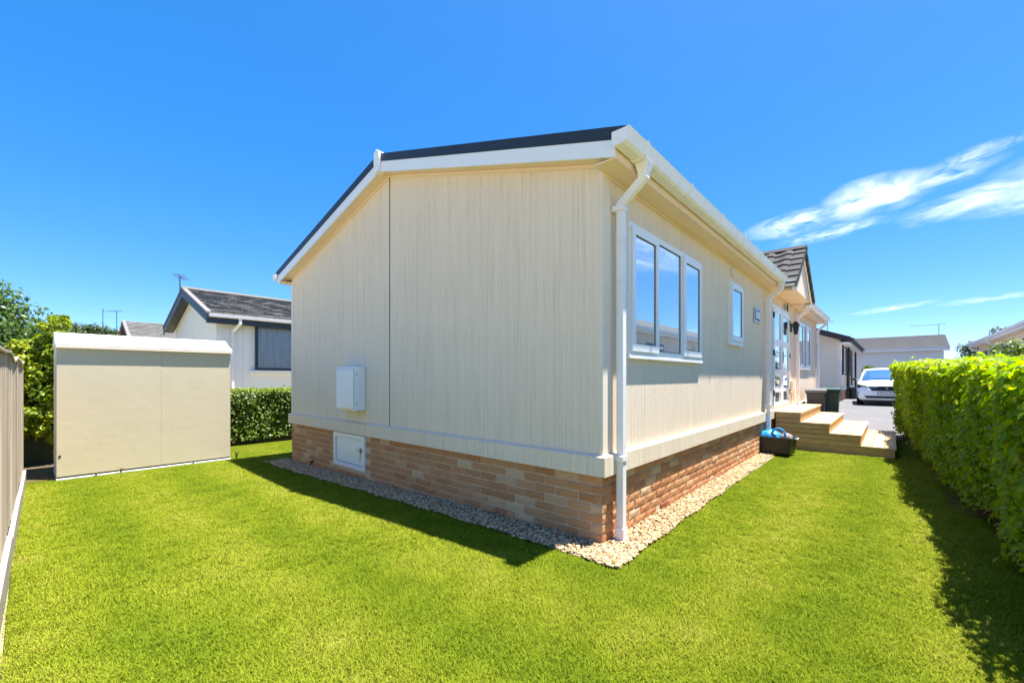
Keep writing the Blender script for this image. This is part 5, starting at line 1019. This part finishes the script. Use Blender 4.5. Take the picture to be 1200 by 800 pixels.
for s in (-1, 1):
    MB().tube([(0.95, s * .80, 1.0), (0.5, s * .715, 1.27), (0.12, s * .645, 1.445)], 0.035, 6).build('pillar', M['carpaint'], car, local=True)
    hl = MB().loft([(2.16, s * .58, .69), (2.19, s * .46, .75), (2.12, s * .74, .83), (1.84, s * .92, .85), (1.92, s * .925, .74), (2.08, s * .82, .67)], [(1.98, s * .50, .70), (2.06, s * .40, .74), (1.98, s * .72, .80), (1.72, s * .83, .82), (1.78, s * .84, .72), (1.92, s * .76, .69)]).build('headlight', M['gasket'], car, local=True)
    for c_ in ((2.15, .60, .755), (2.10, .71, .765)): MB().tube([(c_[0] - .03, s * c_[1], c_[2]), (c_[0] + 0.035, s * c_[1], c_[2])], 0.032, 10).build('lens', M['lamp'], hl, local=True)
    MB().loft([(2.185, s * .34, .755), (2.185, s * .34, .735), (2.10, s * .50, .70), (2.10, s * .50, .68)][::1], [(2.20, s * .34, .755), (2.20, s * .34, .735), (2.13, s * .50, .70), (2.13, s * .50, .68)]).build('light_strip', M['lamp'], car, local=True)
    MB().loft([(2.0, s * .80, .44), (2.0, s * .87, .50), (2.0, s * .84, .62), (2.0, s * .77, .58)], [(2.06, s * .78, .42), (2.02, s * .88, .50), (2.02, s * .85, .62), (2.06, s * .75, .56)]).build('side_intake', M['gasket'], car, local=True)
    mi = MB().loft([(0.72, s * .93, 1.00), (0.72, s * 1.10, 1.01), (0.72, s * 1.12, 1.12), (0.72, s * .96, 1.13)], [(0.84, s * .95, 1.02), (0.84, s * 1.08, 1.03), (0.84, s * 1.09, 1.10), (0.84, s * .97, 1.11)]).build('wing_mirror', M['gasket'], car, local=True, bevel=0.015)
    MB().tube([(0.76, s * .84, 1.0), (0.76, s * .96, 1.03)], 0.025, 6).build('mirror_arm', M['gasket'], mi, local=True)
    for xx in (1.36, -1.36):
        wh = MB().tube([(xx, s * .70, .33), (xx, s * .915, .33)], 0.33, 28).build('wheel', M['rubber'], car, local=True)
        MB().tube([(xx, s * .90, .33), (xx, s * .925, .33)], 0.23, 20).build('rim', M['rim'], wh, local=True)
    MB().box(-1.3, 0.6, s * .905 if s > 0 else -.915, .915 if s > 0 else s * .905, 0.24, 0.34).build('sill', M['gasket'], car, local=True)
MB().loft([(2.14, -.46, .60), (2.14, .46, .60), (2.12, .60, .75), (2.14, .50, .79), (2.14, -.50, .79), (2.12, -.60, .75)], [(2.215, -.44, .605), (2.215, .44, .605), (2.17, .58, .75), (2.195, .48, .785), (2.195, -.48, .785), (2.17, -.58, .75)]).build('grille', M['gasket'], car, local=True)
MB().loft([(2.10, -.66, .30), (2.10, .66, .30), (2.08, .74, .40), (2.10, -.74, .40)], [(2.20, -.60, .305), (2.20, .60, .305), (2.19, .66, .39), (2.20, -.66, .39)]).build('lower_intake', M['gasket'], car, local=True)
MB().loft([(2.08, -.66, .24), (2.08, .66, .24), (2.10, .66, .285), (2.10, -.66, .285)], [(2.18, -.58, .245), (2.18, .58, .245), (2.215, .60, .275), (2.215, -.60, .275)]).build('splitter', M['carpaint'], car, local=True)
MB().box(2.0, 2.1, -0.7, 0.7, 0.12, 0.235).build('underside', M['gasket'], car, local=True)
npz = MB().box(2.185, 2.205, -.27, .27, .445, .565).build('number_plate', M['plate'], car, local=True)
MB().box(2.180, 2.1995, -.285, .285, .43, .58).build('plate_surround', M['gasket'], npz, local=True)
em = MB().loft([(2.20, -.05, .70), (2.20, .0, .665), (2.20, .05, .70), (2.20, .0, .745)], [(2.226, -.03, .70), (2.226, .0, .68), (2.226, .03, .70), (2.222, .0, .73)]).build('emblem', M['rim'], car, local=True)
fc = bpy.data.curves.new('plate_text', 'FONT'); fc.body = 'HG16 BLK'; fc.size = 0.115; fc.align_x = 'CENTER'; fc.align_y = 'CENTER'; fc.extrude = 0.001
fo = bpy.data.objects.new('plate_text', fc); COL.objects.link(fo)
bpy.context.view_layer.update(); tm = bpy.data.meshes.new_from_object(fo.evaluated_get(bpy.context.evaluated_depsgraph_get())); bpy.data.objects.remove(fo)
tm.materials.clear(); tm.materials.append(M['gasket']); to = bpy.data.objects.new('plate_text', tm); link(to, npz); to.matrix_local = Matrix.Translation((2.2065, 0, .505)) @ Matrix.Rotation(R(90), 4, 'Z') @ Matrix.Rotation(R(90), 4, 'X')
